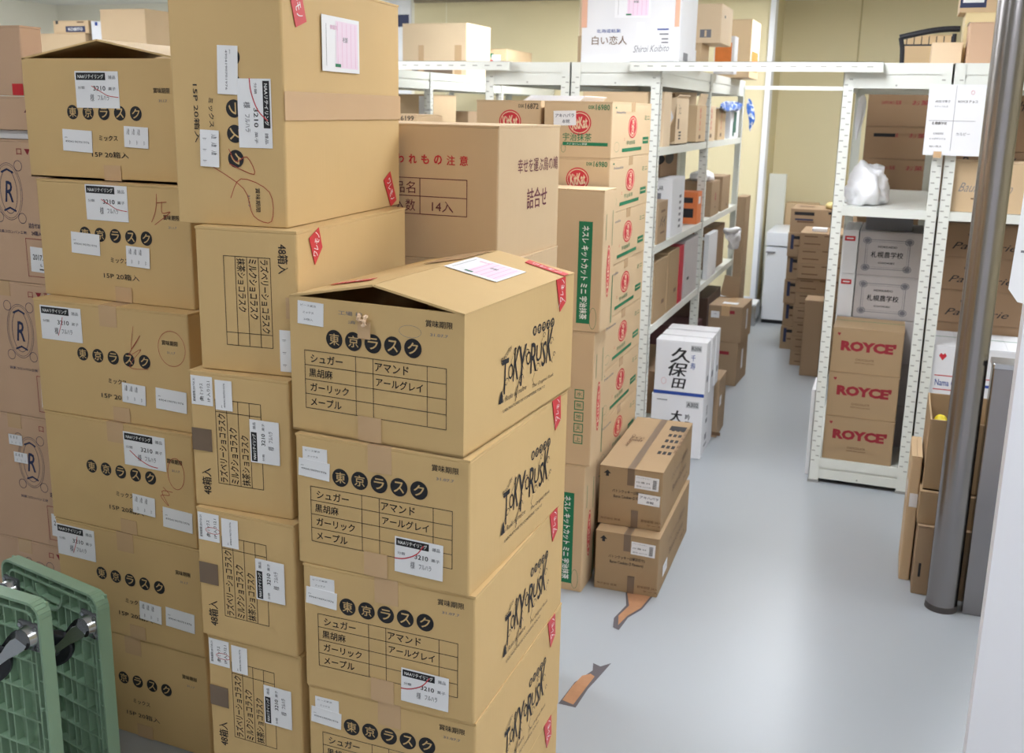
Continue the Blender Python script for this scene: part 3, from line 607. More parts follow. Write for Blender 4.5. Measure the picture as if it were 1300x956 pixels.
# ------------------------------------------------------------------ green dollies
def dolly(label, X, Y, yaw, w, h):
    """X,Y right lower corner of the side that faces the camera; stands on its end"""
    c, s = math.cos(yaw), math.sin(yaw)
    t = thing('plastic_dolly', label, 'dolly', (X-w/2*c, Y-w/2*s, 0), yaw, 'green plastic dollies'); x = w/2; D = .030
    def rr(x0, z0, x1, z1, r_, n=5):
        p = []
        for cx, cz, a0 in ((x1-r_, z0+r_, -90), (x1-r_, z1-r_, 0), (x0+r_, z1-r_, 90), (x0+r_, z0+r_, 180)):
            for k in range(n+1): a = math.radians(a0+90*k/n); p.append((cx+r_*math.cos(a), cz+r_*math.sin(a)))
        return p
    def wall(b, pts, th, y0, y1, closed=True):
        n = len(pts)
        for i in range(n if closed else n-1):
            a, q = pts[i], pts[(i+1) % n]; l = math.hypot(q[0]-a[0], q[1]-a[1])
            if l < 1e-6: continue
            nx, nz = (q[1]-a[1])/l*th/2, -(q[0]-a[0])/l*th/2
            vs = [(a[0]+nx,y0,a[1]+nz),(q[0]+nx,y0,q[1]+nz),(q[0]-nx,y0,q[1]-nz),(a[0]-nx,y0,a[1]-nz)]; vs += [(p[0], y1, p[2]) for p in vs]
            b.add(vs, [(0,1,2,3),(7,6,5,4),(0,4,5,1),(1,5,6,2),(2,6,7,3),(3,7,4,0)], GPL)
    b = MB()
    wall(b, rr(-x, 0, x, h, .030), .006, 0, D); wall(b, rr(-x+.022, .022, x-.022, h-.022, .018), .005, .004, D)
    # deck: frame of bars with open middle
    b.box(-x+.003, D-.005, .003, x-.003, D, .125, GPL); b.box(-x+.003, D-.005, h-.125, x-.003, D, h-.003, GPL)
    b.box(-x+.003, D-.005, .1251, x-.003, D, h-.1251, GPL)
    for k in range(1, 9):
        z = h*k/9; b.box(-x+.024, .006, z-.002, x-.024, D-.005, z+.002, GPL)
    for k in range(9):
        z = .04+(h-.08)*k/8
        b.box(-x+.004, .006, z-.0015, -x+.020, D-.006, z+.0015, GPL); b.box(x-.020, .006, z-.0015, x-.004, D-.006, z+.0015, GPL)
    for k in range(7):
        xx = -x+.04+(w-.08)*k/6
        b.box(xx-.0015, .006, h-.020, xx+.0015, D-.006, h-.004, GPL); b.box(xx-.0015, .006, .004, xx+.0015, D-.006, .020, GPL)
    for xx in (-.05, -.02, .02, .05): b.box(xx-.002, .008, .024, xx+.002, D-.005, h-.06, GPL)
    for sx in (-1, 1):
        for q in (.04, .075, .11):
            xx = sx*(x-q); b.box(xx-.002, .008, .024, xx+.002, D-.005, h-.024, GPL)
        b.cyl((sx*(x-.012), -.003, h*.62), (sx*(x-.012), .003, h*.62), .004, .004, GPL, 10)
    # hand hole rim at the upper middle
    ring = [(.0+.05*math.cos(math.pi*k/10+math.pi), h-.03+.05*math.sin(math.pi*k/10+math.pi)) for k in range(11)]
    wall(b, ring, .005, .002, D, False)
    b.build('deck', t)
    for sx in (-1, 1):
        for zc in (h-.072, .085):
            mb = MB(); px = sx*(x-.031)
            mb.box(px-.028, .0, zc-.03, px+.028, .006, zc+.03, mat('grey_plate', (120, 122, 126), .45, metal=.6))
            for a_ in (-1, 1):
                for c_ in (-1, 1): mb.cyl((px+a_*.021, -.004, zc+c_*.022), (px+a_*.021, 0, zc+c_*.022), .005, .005, CHROME, 8)
            mb.cyl((px, -.016, zc), (px, 0, zc), .022, .026, CHROME, 18)
            m_ = mb.build('caster_mount', t)
            ax = Vector((.72, -.69, 0)).normalized(); S = Vector((px-.004, -.024, zc)); Wc = S+Vector((-.042, -.034, -.044))
            dr = (Wc-S).normalized(); wd = ax.cross(dr).normalized(); fk = MB()
            for q in (-1, 1):
                prof = [(-.010, .014), (.0, .017), (.014, .015), (.030, .010), (.052, .008), (.070, .008), (.078, .004)]
                up = [S+dr*l_+wd*hw+ax*q*.0165 for l_, hw in prof]; dn = [S+dr*l_-wd*hw+ax*q*.0165 for l_, hw in prof]
                vs = up+dn; n_ = len(prof); vs += [v+ax*q*.002 for v in vs]
                fs = [(i, i+1, n_+i+1, n_+i) for i in range(n_-1)]+[(2*n_+n_+i, 2*n_+n_+i+1, 2*n_+i+1, 2*n_+i) for i in range(n_-1)]
                fs += [(i, 2*n_+i, 2*n_+i+1, i+1) for i in range(n_-1)]+[(n_+i+1, 3*n_+i+1, 3*n_+i, n_+i) for i in range(n_-1)]
                fk.add(vs, fs, CHROME)
            fk.add([S-dr*.010+wd*.014+ax*.0185, S-dr*.010-wd*.014+ax*.0185, S-dr*.010-wd*.014-ax*.0185, S-dr*.010+wd*.014-ax*.0185], [(0,1,2,3)], CHROME)
            fk.cyl(Wc-ax*.021, Wc+ax*.021, .0065, .0065, CHROME, 12); fk.build('caster_fork', m_)
            wh = MB(); prof = ((-.012, .034), (-.010, .039), (0, .042), (.010, .039), (.012, .034)); n = 30
            for (xa, ra), (xb, rb) in zip(prof[:-1], prof[1:]): wh.cyl(Wc+ax*xa, Wc+ax*xb, ra, rb, RUBBER, n, False)
            wh.cyl(Wc-ax*.012, Wc-ax*.0115, .034, .034, RUBBER, n); wh.cyl(Wc+ax*.0115, Wc+ax*.012, .034, .034, RUBBER, n)
            wh.cyl(Wc-ax*.0135, Wc+ax*.0135, .014, .014, mat('hub_grey', (70, 74, 82), .4), 16); wh.build('caster_wheel', m_)
    return t
dolly('green plastic dolly on its end at the left edge, nearer of two', -1.528, 1.405, -.07, .36, .612)
dolly('green plastic dolly on its end, the further right of two', -1.552, 1.585, -.21, .36, .54)

# ------------------------------------------------------------------ white liquor cartons and aisle floor boxes (left)
kb = [('T', '久', .115, .195, .092, .072, INK, 4, .03, .2), ('T', '保', .108, .125, .088, .066, INK, 0, .03, .2), ('T', '田', .116, .058, .066, .048, INK, 0, .04, .15), ('T', '千', .178, .186, .020, .030, BLUE, 0, .02), ('T', '寿', .178, .148, .022, .032, BLUE, 0, .02),
      ('R', .19, .232, .05, .030, mat('plate_grey', (186,188,192), .5)), ('T', 'B206', .19, .232, .044, .018, INK), ('R', .119, .010, .238, .016, BLUE), ('RING', .045, .065, .012, .016, .001, CRIM)]
ka = [('T', '大', .12, .20, .055, .055, INK, 0, .05, .2), ('T', '吟', .175, .20, .022, .03, INK, 0, .03), ('T', '醸', .175, .165, .022, .03, INK, 0, .03), ('R', .195, .262, .06, .032, MATS['plate_grey']), ('T', 'A302', .195, .262, .052, .020, INK), ('T', '詰', .11, .12, .06, .05, INK, 0, .05), ('R', .05, .275, .05, .004, FADE)]
ks = [('R', .12, .08, .05, .03, FADE), ('R', .12, .16, .05, .02, FADE), ('T', '酒', .12, .21, .04, .05, FADE), ('R', .12, .04, .08, .01, FADE)]
carton('liquor_carton', 'white carton marked A302 on the floor below the black brush lettering carton', -.752, 4.58, 0, .02, .245, .34, .300, KW, front=ka, right=ks, tape=None, group='white liquor cartons')
for i, (X, Y) in enumerate(((-.750,4.585),(-.747,4.70),(-.744,4.815))):
    carton('liquor_carton', ['white carton with black brush lettering, B206 and blue stripe, front of three', 'middle of three white cartons standing in a row behind B206', 'rearmost of three white cartons behind B206 beside the shelves'][i], X, Y, .3005, .02, .24, .11, (.262, .266, .272)[i], KW, front=kb if i == 0 else (), right=[('R', .055, .08, .04, .03, FADE)], tape=None, group='white liquor cartons')
carton('plain_carton', 'small brown carton with dark base band on the floor behind the white cartons', -.738, 4.945, 0, 0, .15, .22, .30, KB, right=[('S', st_blank, .06, .18, .05, .05, 0, None)], front=[('R', .085, .02, .17, .018, STAMP)], tape=None)
lg = [('R', .15, .20, .08, .02, RED)]
carton('plain_carton', 'brown carton on the floor under the taped carton with one flap up', -.80, 5.98, 0, -.05, .185, .32, .27, KB, front=[('R', .10, .20, .07, .02, RED)]+[('S', st_blank, .05, .22, .05, .05, 0, None)], right=[('R', .16, .14, .05, .12, PAPER)], tape=None)
c_ = carton('plain_carton', 'brown taped carton with one flap up at the far end of the left shelves', -.785, 5.97, .271, -.04, .20, .32, .215, KB, front=[('R', .12, .18, .07, .02, RED), ('S', st_blank, .04, .16, .05, .04, 0, None)], right=[('R', .16, .12, .05, .12, PAPER)], top=[('S', st_blank, .11, .10, .09, .06, 0, None)], tape=TAPE)
b = MB(); b.box(-.05, .0, 0, .05, .005, .13, KB, Matrix.Translation((-.05, .15, .216)) @ Matrix.Rotation(.18, 4, 'Y')); b.build('raised_flap', c_)

# ------------------------------------------------------------------ contents of the left shelves
Z2, Z3, Z4, Z5 = 1.444, 1.0, .625, .113
P = lambda name, label, X, Y, z, w, d, h, m, **k: carton(name, label, X, Y, z, k.pop('yaw', 0), w, d, h, m, tape=k.pop('tape', None), **k)
bl = [('R', .06, .10, .035, .05, STAMP), ('T', 'シュ', .08, .17, .05, .05, STAMP), ('R', .10, .06, .06, .008, INK), ('R', .10, .045, .06, .008, INK), ('R', .10, .03, .05, .008, INK)]
P('plain_carton', 'pale narrow carton on the second shelf right beside the front post', -1.02, 4.63, Z2, .20, .16, .245, KL)
c_ = P('plain_carton', 'carton with ragged open flaps and torn white paper on the second shelf', -1.03, 4.95, Z2, .22, .30, .225, KL, right=bl, hollow=True)
b = MB(); b.box(-.10, 0, 0, .10, .005, .02, KD, Matrix.Translation((0, -.145, .226)) @ Matrix.Rotation(.6, 4, 'X')); b.box(0, -.14, 0, .004, .14, .022, KL, Matrix.Translation((.100, 0, .226)) @ Matrix.Rotation(.9, 4, 'Y')); b.build('raised_flap', c_)
b = MB(); b.add([(-.05,-.162,.03),(.06,-.165,.05),(.10,-.17,.13),(.08,-.165,.19),(-.04,-.162,.20),(-.05,-.162,.12)], [(0,1,2,3,4,5)], PAPER); b.add([(v[0], v[1]+.004, v[2]) for v in b.v[:6]], [(5,4,3,2,1,0)], PAPER)
b.add([(.06,-.158,.0),(.11,-.16,.02),(.113,-.16,.20),(.10,-.158,.12),(.08,-.158,.08)], [(0,1,2,3,4)], KR); b.build('torn_paper', c_)
pk = [('T', '名物 銘菓', .1, .12, .12, .03, CRIM, 90), ('R', .1, .03, .05, .02, STAMP)]
c_ = P('plain_carton', 'brown carton with a dark boxed logo and tall raised flap on the second shelf', -1.018, 5.42, Z2, .24, .27, .195, KC, front=[('R', .15, .045, .09, .035, INK), ('R', .15, .045, .075, .02, KC), ('T', 'SWEETS', .12, .08, .08, .015, CRIM)], right=pk, hollow=True)
b = MB(); b.box(-.11, 0, 0, .11, .005, .063, KL, Matrix.Translation((0, -.12, .196))); b.box(0, -.10, 0, .004, .12, .06, KL, Matrix.Translation((.112, 0, .196)) @ Matrix.Rotation(.2, 4, 'Y')); b.build('raised_flap', c_)
P('plain_carton', 'slim pink printed carton on the second shelf beyond the raised flap carton', -1.018, 5.76, Z2, .22, .24, .195, KL, right=pk)
P('plain_carton', 'brown red printed carton on the second shelf below the blue plastic bag', -1.018, 6.10, Z2, .22, .26, .18, KC, right=pk)
P('plain_carton', 'white carton with a dark green picture at the far end of the second shelf', -1.018, 6.56, Z2, .22, .34, .19, KW, right=[('R', .17, .10, .12, .13, DGREEN), ('R', .12, .06, .06, .09, DGREEN)])
P('plain_carton', 'wide brown carton seen under the top beam behind the red oval cartons', -1.065, 4.50, Z2, .30, .10, .24, KC)
P('sack_carton', 'brown carton stored above on the neighbouring shelf behind the white sheets', -1.48, 4.62, Z2, .30, .3, .17, KD)
# blue bag
def blob(name, label, pts, m, cat='bag', th=.02, seed=1, sub=2, amp=.012, group=None):
    """a crumpled sheet body from an outline of 3-D points, given thickness"""
    import bmesh
    bm = bmesh.new(); rr = random.Random(seed); cen = sum((Vector(p) for p in pts), Vector())/len(pts)
    ring = [bm.verts.new(p) for p in pts]; mid = [bm.verts.new(cen+(Vector(p)-cen)*.5+Vector((rr.uniform(-1,1), rr.uniform(-1,1), rr.uniform(-1,1)))*amp) for p in pts]; cv = bm.verts.new(cen+Vector((amp, -amp, amp)))
    n = len(pts)
    for i in range(n):
        j = (i+1) % n; bm.faces.new((ring[i], ring[j], mid[j], mid[i])); bm.faces.new((mid[i], mid[j], cv))
    me = bpy.data.meshes.new(name); bm.to_mesh(me); bm.free(); me.materials.append(m)
    for p in me.polygons: p.use_smooth = True
    o = bpy.data.objects.new(name, me); C.objects.link(o)
    s = o.modifiers.new('sol', 'SOLIDIFY'); s.thickness = th; s.offset = 0
    s = o.modifiers.new('sub', 'SUBSURF'); s.levels = s.render_levels = sub
    tx = bpy.data.textures.new('c', 'CLOUDS'); tx.noise_scale = .05; dm = o.modifiers.new('d', 'DISPLACE'); dm.texture = tx; dm.strength = amp*1.6; dm.mid_level = .5
    return tag(o, label, cat, group)
def lump(name, label, loc, size, m, cat='bag', seed=1, amp=.35, ns=.08, parent=None):
    import bmesh
    bm = bmesh.new(); bmesh.ops.create_icosphere(bm, subdivisions=4, radius=1)
    rr = random.Random(seed)
    from mathutils import noise
    for v in bm.verts:
        d_ = v.co.normalized(); q = Vector((d_.x*size[0], d_.y*size[1], d_.z*size[2]))
        k = 1+amp*(noise.noise(q/ns+Vector((seed*7, 0, 0))))+amp*.5*abs(noise.noise(q/ns*2.3+Vector((0, seed*3, 0))))
        q = q*k
        v.co = Vector((q.x, q.y, max(q.z, -size[2]*.55)))
    me = bpy.data.meshes.new(name); bm.to_mesh(me); bm.free(); me.materials.append(m)
    for p in me.polygons: p.use_smooth = True
    o = bpy.data.objects.new(name, me); C.objects.link(o); o.location = (loc[0], loc[1], loc[2]+size[2]*.55)
    if parent: o.parent = parent; return o
    return tag(o, label, cat)
nt = BBAG.node_tree; nz = [n for n in nt.nodes if n.type == 'TEX_NOISE'][0]; mx = [n for n in nt.nodes if n.type == 'MIX'][0]
cr = nt.nodes.new('ShaderNodeValToRGB'); cr.color_ramp.elements[0].position = .50; cr.color_ramp.elements[0].color = lin((62, 112, 200)); cr.color_ramp.elements[1].position = .56; cr.color_ramp.elements[1].color = lin((220, 226, 236))
nt.links.new(nz.outputs['Fac'], cr.inputs[0]); nt.links.new(cr.outputs[0], nt.nodes['Principled BSDF'].inputs['Base Color'])
blob('plastic_bag', 'blue and white plastic bag draped over boxes at the end of the second shelf', [(-1.00,5.98,1.655),(-.99,6.2,1.67),(-.99,6.5,1.675),(-1.0,6.85,1.67),(-1.0,6.86,1.64),(-.985,6.6,1.61),(-.985,6.4,1.625),(-.985,6.2,1.60),(-.99,6.0,1.625)], BBAG, th=.02, amp=.012)
blob('hanging_bag', 'blue and white plastic strip hanging off the far shelf post', [(-.998,7.06,1.72),(-.965,7.07,1.69),(-.955,7.08,1.63),(-.93,7.08,1.57),(-.955,7.08,1.52),(-.965,7.07,1.46),(-.975,7.06,1.52),(-.975,7.06,1.58),(-.998,7.06,1.62)], BBAG, th=.006, amp=.01)
# third shelf
P('plain_carton', 'dark brown carton with black emblem lying on the tall white carton', -1.09, 4.93, Z3+.286, .15, .26, .11, KD, front=[('O', .12, .09, .05, .03, INK)], right=[('O', .2, .09, .1, .03, INK)])
P('plain_carton', 'tall dark brown carton with black bird emblem on the third shelf', -1.135, 5.25, Z3, .26, .30, .40, KD, front=[('O', .11, .33, .06, .022, INK), ('O', .11, .33, .03, .035, INK)])
P('plain_carton', 'tan carton with dark lettering on the third shelf, right beside the front post', -.995-.02, 4.60, Z3, .17, .20, .195, KB, front=[('R', .10, .03, .08, .022, STAMP)], right=[('R', .1, .15, .09, .012, STAMP), ('T', 'パイ', .1, .10, .12, .05, INK), ('R', .1, .05, .09, .01, STAMP)])
wt = [('T', 'WINE CELLAR', .15, .24, .11, .022, INK), ('R', .12, .20, .15, .03, FADE), ('R', .03, .22, .02, .09, CRIM), ('T', '天 地 無', .12, .15, .10, .02, INK)]
P('plain_carton', 'tall white carton with grey lettering on the third shelf behind the tan carton', -1.018, 4.90, Z3, .25, .30, .285, KW, front=wt, right=[('R', .2, .04+.03*k, .05, .014, FADE) for k in range(6)])
P('plain_carton', 'orange carton with black windows on the third shelf by the middle post', -1.018, 5.30+.28, Z3, .10, .13, .175, mat('orange_board', (216,120,66), .5), front=[('R', .05, .13, .05, .03, INK), ('R', .05, .06, .06, .05, INK)], right=[('R', .06, .13, .06, .04, PAPER)])
ob = P('plain_carton', 'brown carton topped with clear plastic on the third shelf past the middle post', -1.018, 6.02, Z3, .19, .28, .205, KB, right=[('T', '菓', .14, .11, .05, .05, RED), ('R', .14, .05, .04, .01, STAMP)])
lump('plastic_bag', 'crumpled clear plastic bag lying on the brown carton past the middle post', (-1.10, 6.14, Z3+.206), (.07, .11, .035), BAG, seed=9)
P('plain_carton', 'brown carton at the far end of the third shelf', -1.018, 6.40, Z3, .19, .30, .215, KB, right=[('R', .2, .03, .04, .02, STAMP)])
# fourth shelf
P('plain_carton', 'tall flat tan carton at the front of the fourth shelf', -1.018, 4.60, Z4, .25, .28, .29, KR, right=[('R', .2, .08, .06, .02, STAMP)])
P('plain_carton', 'second tall flat tan carton on the fourth shelf', -1.018, 4.90, Z4, .22, .26, .30, KR, right=[('R', .18, .09, .06, .02, STAMP)])
P('plain_carton', 'narrow crimson box between tan and grey cartons on the fourth shelf', -1.018, 5.18, Z4, .24, .10, .30, REDB)
P('plain_carton', 'grey white carton with a dark label near the middle post on the fourth shelf', -1.018, 5.32, Z4, .26, .36, .31, KGR, front=[('R', .2, .10, .07, .015, INK), ('R', .2, .06, .07, .015, INK)], right=[('R', .1, .10, .06, .015, INK)])
P('white_board', 'white board standing upright on the fourth shelf past the middle post', -1.015, 6.02, Z4, .03, .30, .27, KW)
P('plain_carton', 'dark brown carton at the far end of the fourth shelf', -1.05, 6.40, Z4, .22, .40, .27, KD, front=[('R', .15, .2, .05, .02, PAPER)])
blob('rag', 'crumpled white cloth hanging over the edge at the end of the fourth shelf', [(-1.02,6.50,.875),(-.975,6.46,.885),(-.94,6.52,.89),(-.93,6.66,.885),(-.935,6.80,.86),(-.95,6.82,.81),(-.955,6.72,.765),(-.955,6.64,.73),(-.96,6.56,.765),(-.97,6.48,.82)], CLOTH, cat='cloth', th=.022, amp=.034)
P('plain_carton', 'dark carton in the bottom of the left shelves behind the white cartons', -1.04, 4.85, Z5, .30, .6, .22, KD)
P('plain_carton', 'maroon box in the bottom of the left shelves by the middle post', -1.04, 5.80, Z5, .30, .3, .26, mat('maroon_board', (90,52,54), .6))
P('plain_carton', 'dark brown box at the far bottom of the left shelves', -1.04, 6.25, Z5, .30, .5, .36, mat('cocoa_board', (98,74,62), .6))
P('flat_carton_stack', 'tall narrow upright carton standing past the far shelf post, lower', -.965, 7.12, 0, .06, .22, .52, KB, cat='box')
P('flat_carton_stack', 'tall narrow upright carton standing past the far shelf post, upper', -.965, 7.12, .521, .06, .22, .52, KB, cat='box')

# ------------------------------------------------------------------ on top of the left shelves
T0 = 1.8105
wl = [('T', '北海道銘菓', .125, .135, .11, .016, BLUE), ('T', '白い恋人', .13, .095, .16, .038, STAMP), ('T', 'Shiroi Koibito', .32, .06, .16, .03, FADE, 2, 0, .4), ('R', .27, .135, .035, .07, PAPER), ('R', .37, .14, .05, .006, BLUE), ('R', .375, .12, .04, .006, FADE), ('R', .38, .10, .03, .006, FADE), ('R', .38, .085, .03, .006, FADE),
      ('S', st_pink, .23, .245, .16, .11, 0, None), ('P', .012, .25, .025, .2, mat('pink_edge', (226,176,150), .6)), ('P', .43, .25, .02, .2, MATS['pink_edge'])]
P('sweets_carton', 'big white carton with gold lettering on top of the left shelves', -.945, 4.53, T0, .445, .37, .36, KW, front=wl, right=[('R', .14, .03, .10, .035, FADE)])
P('plain_carton', 'brown carton at the left behind the big white carton, lower', -1.415, 4.75, T0, .06, .3, .13, KC)
P('plain_carton', 'brown carton at the left behind the big white carton, upper', -1.42, 4.75, T0+.131, .05, .3, .25, KL)
P('plain_carton', 'small white box with blue mark beside the big white carton on the shelf top', -.985, 4.97, T0, .10, .16, .085, KW, front=[('R', .075, .04, .01, .035, BLUE)])
P('plain_carton', 'small brown carton under the overhanging carton on the shelf top', -.975, 5.20, T0, .19, .22, .125, KC)
P('plain_carton', 'brown carton with a grey stamp overhanging on top of the left shelves', -.885, 5.21, T0+.126, .25, .34, .185, KL, front=[('R', .175, .045, .055, .038, FADE), ('R', .175, .045, .01, .03, KL)], right=[('R', .1, .13, .03, .012, INK)])
P('picture_box', 'white box with an orange picture beside the stamped carton on the shelf top', -.905, 5.80, T0, .11, .12, .20, KW, front=[('R', .05, .11, .09, .11, ORANGE), ('R', .05, .03, .03, .012, NAVY)])
P('picture_box', 'tall brown carton with white and orange side at the end of the shelf top', -.905, 6.42, T0, .20, .38, .34, KC, right=[('R', .19, .20, .34, .26, PAPER), ('R', .19, .10, .30, .12, ORANGE), ('R', .19, .30, .3, .07, KC)])
# far left shelf top
P('plain_carton', 'large pale tan taped carton on top of the far left shelving', -2.745, 6.38, T0, .47, .42, .335, KL, front=[('R', .22, .02, .30, .04, TAPED), ('P', .14, .10, .04, .19, TAPE), ('P', .41, .10, .05, .19, TAPE)], right=[('R', .1, .23, .12, .10, PAPER), ('R', .12, .05, .06, .08, PAPER), ('R', .03, .06, .02, .02, CRIM)])
P('plain_carton', 'tan carton with green and white stickers on the far left shelf top', -2.76, 7.15, T0, .26, .55, .215, KC, front=[('R', .14, .17, .04, .03, GREEN), ('R', .18, .15, .07, .05, PAPER), ('R', .14, .13, .03, .02, CRIM)], right=[('T', 'T 4', .3, .09, .12, .04, RED)])
P('plain_carton', 'carton with white edge on the far left shelves below the big taped carton', -2.76, 5.9, 1.30, .32, .35, .38, KC, front=[('R', .25, .19, .06, .36, PAPER)])
P('plain_carton', 'brown carton further back inside the far left shelves', -2.78, 6.5, 1.30, .32, .4, .28, KB)
P('plain_carton', 'dark carton inside the far left shelving bay', -2.80, 4.75, 1.30, .30, .7, .26, KD)
# stack with 16199
ks2 = kit_side(.40, .181)
for i in range(10):
    hz = .1635
    carton('wafer_carton', 'tan red oval carton behind the tallest stack, %s' % ('topmost' if i == 0 else 'numbered 16199, second from the top' if i == 1 else 'lower number %d' % (i+1)), *(((-1.83, 3.76)) if i == 0 else (-1.80, 3.85)), (9-i)*hz+.0, -.0, .24, .24 if i == 0 else .42, hz if i else .10, KC,
           front=oval(.12, .05 if i == 0 else .08, .05, .04, KC)+[('T', '16199', .19, .085 if i == 0 else .14, .07, .02, GREEN if i else INK)], right=[('T', 'Nestle', .1, .12, .08, .012, FADE)]+([('O', .25, .05, .035, .045, CRIM), ('R', .36, .04, .06, .03, GREEN)] if i else []), tape=None, seam='x', group='red oval column behind the tallest stack')
# left corner tops
P('plain_carton', 'long tan carton on the far left corner shelf top', -4.65, 5.02, T0, .38, .4, .185, KC)
P('plain_carton', 'small tan box with blue label on the long carton in the far left corner', -4.64, 5.04, T0+.186, .27, .22, .075, KC, front=[('R', .17, .025, .15, .035, NAVY), ('T', 'KOIBITO', .17, .025, .11, .018, WHITE), ('R', .03, .065, .02, .02, INK), ('R', .21, .065, .05, .008, STAMP)])
P('plain_carton', 'small white box beside the blue label box in the far left corner', -4.54, 5.04, T0, .08, .2, .255, KW, front=[('R', .04, .24, .02, .02, BLUE)])
P('plain_carton', 'plain square tan carton on the far left corner shelf top, behind the lid', -4.20, 5.02, T0, .33, .4, .32, KC)

# ------------------------------------------------------------------ far end: freezer, bin, panel, right back stacks
t = thing('chest_freezer', 'white upright freezer cabinet at the far end of the aisle', 'freezer', (-.815, 8.30, 0))
b = MB(); b.rbox(-.095,-.30,.03,.10,.30,.60,.012,FRIDGE); b.box(-.09,-.29,0,.095,.29,.03,RUBBER); b.build('cabinet', t)
b = MB(); b.rbox(-.098,-.305,.61,.103,.305,.715,.014,FRIDGE); b.box(-.09,-.31,.555,-.02,-.30,.565,FADE); b.build('lid', t)
o = MB(); o.rbox(-.07,-.02,0,.07,.02,1.12,.004,METAL); o = o.build('upright_panel'); o.location = (-.935, 8.72, 0); tag(o, 'tall pale upright panel leaning behind the freezer', 'panel')
b = MB(); b.rbox(-.06,-.12,0,.06,.12,.16,.01,CHROME); b.box(-.055,-.115,.1605,.055,.115,.17,TRIM); o = b.build('metal_bin'); o.location = (-.99, 7.95, 0); tag(o, 'low grey metal box on the floor left of the freezer', 'bin')
P('plain_carton', 'plain tan carton standing behind the freezer by the back wall', -.60, 8.75, 0, .26, .2, .88, KC)
bk = [('R', .09, .085, .12, .022, INK), ('R', .30, .10, .10, .02, INK)]
for i in range(6):
    hh = .163
    carton('syrup_carton', 'brown black-barred carton in the rear stack beside the freezer, %s' % ['topmost','second','third','fourth','fifth','lowest'][i], -.225-.004*(i % 2), 7.16-.02*(i % 2), (5-i)*hh, 0, .44, .40, hh-.002, KB, front=[('R', .09, .13, .13, .022, INK), ('R', .31, .14, .13, .016, INK), ('R', .10, .075, .11, .012, STAMP), ('R', .03, .10, .02, .10, NAVY) if i else ('R', .09, .09, .12, .012, NAVY)], top=[('R', .09, .2, .1, .1, STAMP)], tape=None, group='rear stack beside the freezer')
lump('plastic_bag', 'crumpled yellowish plastic lying on the rear stack', (-.36, 7.28, .979), (.09, .08, .03), mat('tan_plastic', (206, 188, 130), .4, bump=.5), seed=5)
for i in range(9):
    hh = .0962
    carton('flat_carton', 'flat brown carton stacked left of the right shelves, %s' % ('topmost' if i == 0 else 'lowest' if i == 8 else ['','second','third','fourth','fifth','sixth','seventh','eighth'][i]+' from the top'), -.255-.004*(i % 2), 6.70-.01*(i % 3), (8-i)*hh, -.01*(i % 2), .30, .42, hh-.0005, KB, front=[('R', .07, .075, .08, .007, STAMP), ('R', .21, .08, .12, .007, STAMP), ('R', .08, .028, .10, .007, STAMP)], tape=None, group='middle stack left of the right shelves')
P('paper_wad', 'small white paper lying on the middle stack left of the right shelves', -.40, 6.80, .8665, .09, .10, .02, KW, cat='paper')
P('plain_carton', 'tall narrow brown carton standing in front of the flat brown cartons', -.30, 6.43, 0, .17, .20, .48, KB)
o = MB(); o.rbox(-.009,-.12,0,.009,.12,.40,.003,KW); o = o.build('foam_board'); o.location = (-.264, 4.70, 0); tag(o, 'thin white board standing against the foot of the right shelving', 'board')

# ------------------------------------------------------------------ right shelves
t = None
rf = [('T', 'ROYCE\'', .150, .120, .225, .046, RED, 0, .06), ('T', 'CHOCOLATE', .14, .062, .075, .010, STAMP), ('T', 'SAPPORO JAPAN', .14, .047, .08, .008, STAMP), ('POLY', [(.020,.172),(.027,.162),(.034,.172),(.031,.177),(.027,.174),(.023,.177)], RED)]
for i in range(3):
    carton('chocolate_carton', 'brown carton with dark red lettering on the right shelving, %s of three' % ['top', 'middle', 'bottom'][i], .088, 4.51-.004*i, .1135+.1985*(2-i), 0, .29, .26, .198, KR, front=rf, tape=None, top=[('R', .145, .17, .29, .008, GREEN)] if i == 0 else (), group='red-lettered brown cartons')
def frame_(u0, v0, u1, v1, k, t, col): return ('L', [(u0+k, v0), (u1-k, v0), (u1, v0+k), (u1, v1-k), (u1-k, v1), (u0+k, v1), (u0, v1-k), (u0, v0+k), (u0+k, v0)], t, col)
gf = [frame_(.03, .030, .215, .160, .018, .0022, FADE), frame_(.038, .038, .207, .152, .016, .001, FADE), ('T', '札幌農学校', .122, .095, .135, .028, INK), ('T', 'HOKKAIDO', .122, .130, .08, .010, INK), ('T', 'COOKIES', .122, .058, .07, .008, INK)]
for a in (0, 1):
    for b_ in (0, 1): gf += [('O', .034+a*.177, .034+b_*.122, .012, .010, FADE), ('RING', .034+a*.177, .034+b_*.122, .018, .015, .003, FADE)]
for i in range(5):
    carton('cookie_carton', 'narrow white carton with red mark beside the grey ornate cartons, %s' % ['topmost','second','third','fourth','lowest'][i], -.142, 4.80, .1135+.197*(4-i), 0, .066, .40, .1965, KW, front=[('R', .03, .16, .045, .022, CRIM), ('R', .03, .16, .03, .006, KW)], tape=None, group='narrow white cartons')
for i in range(5):
    carton('cookie_carton', 'grey ornate framed carton behind the red-lettered cartons, %s' % ['topmost','second','third','fourth','lowest'][i], .13, 4.80, .1135+.197*(4-i), 0, .268, .40, .1965, KGR, front=gf, left=[('R', .35, .15, .06, .03, CRIM)], tape=None, group='ornate framed cartons')
o = MB(); o.rbox(-.10,-.14,0,.10,.14,.06,.006,FADE); o = o.build('grey_tray'); o.location = (-.02, 5.0, 1.099); tag(o, 'flat dark grey box on top of the ornate framed cartons', 'box')
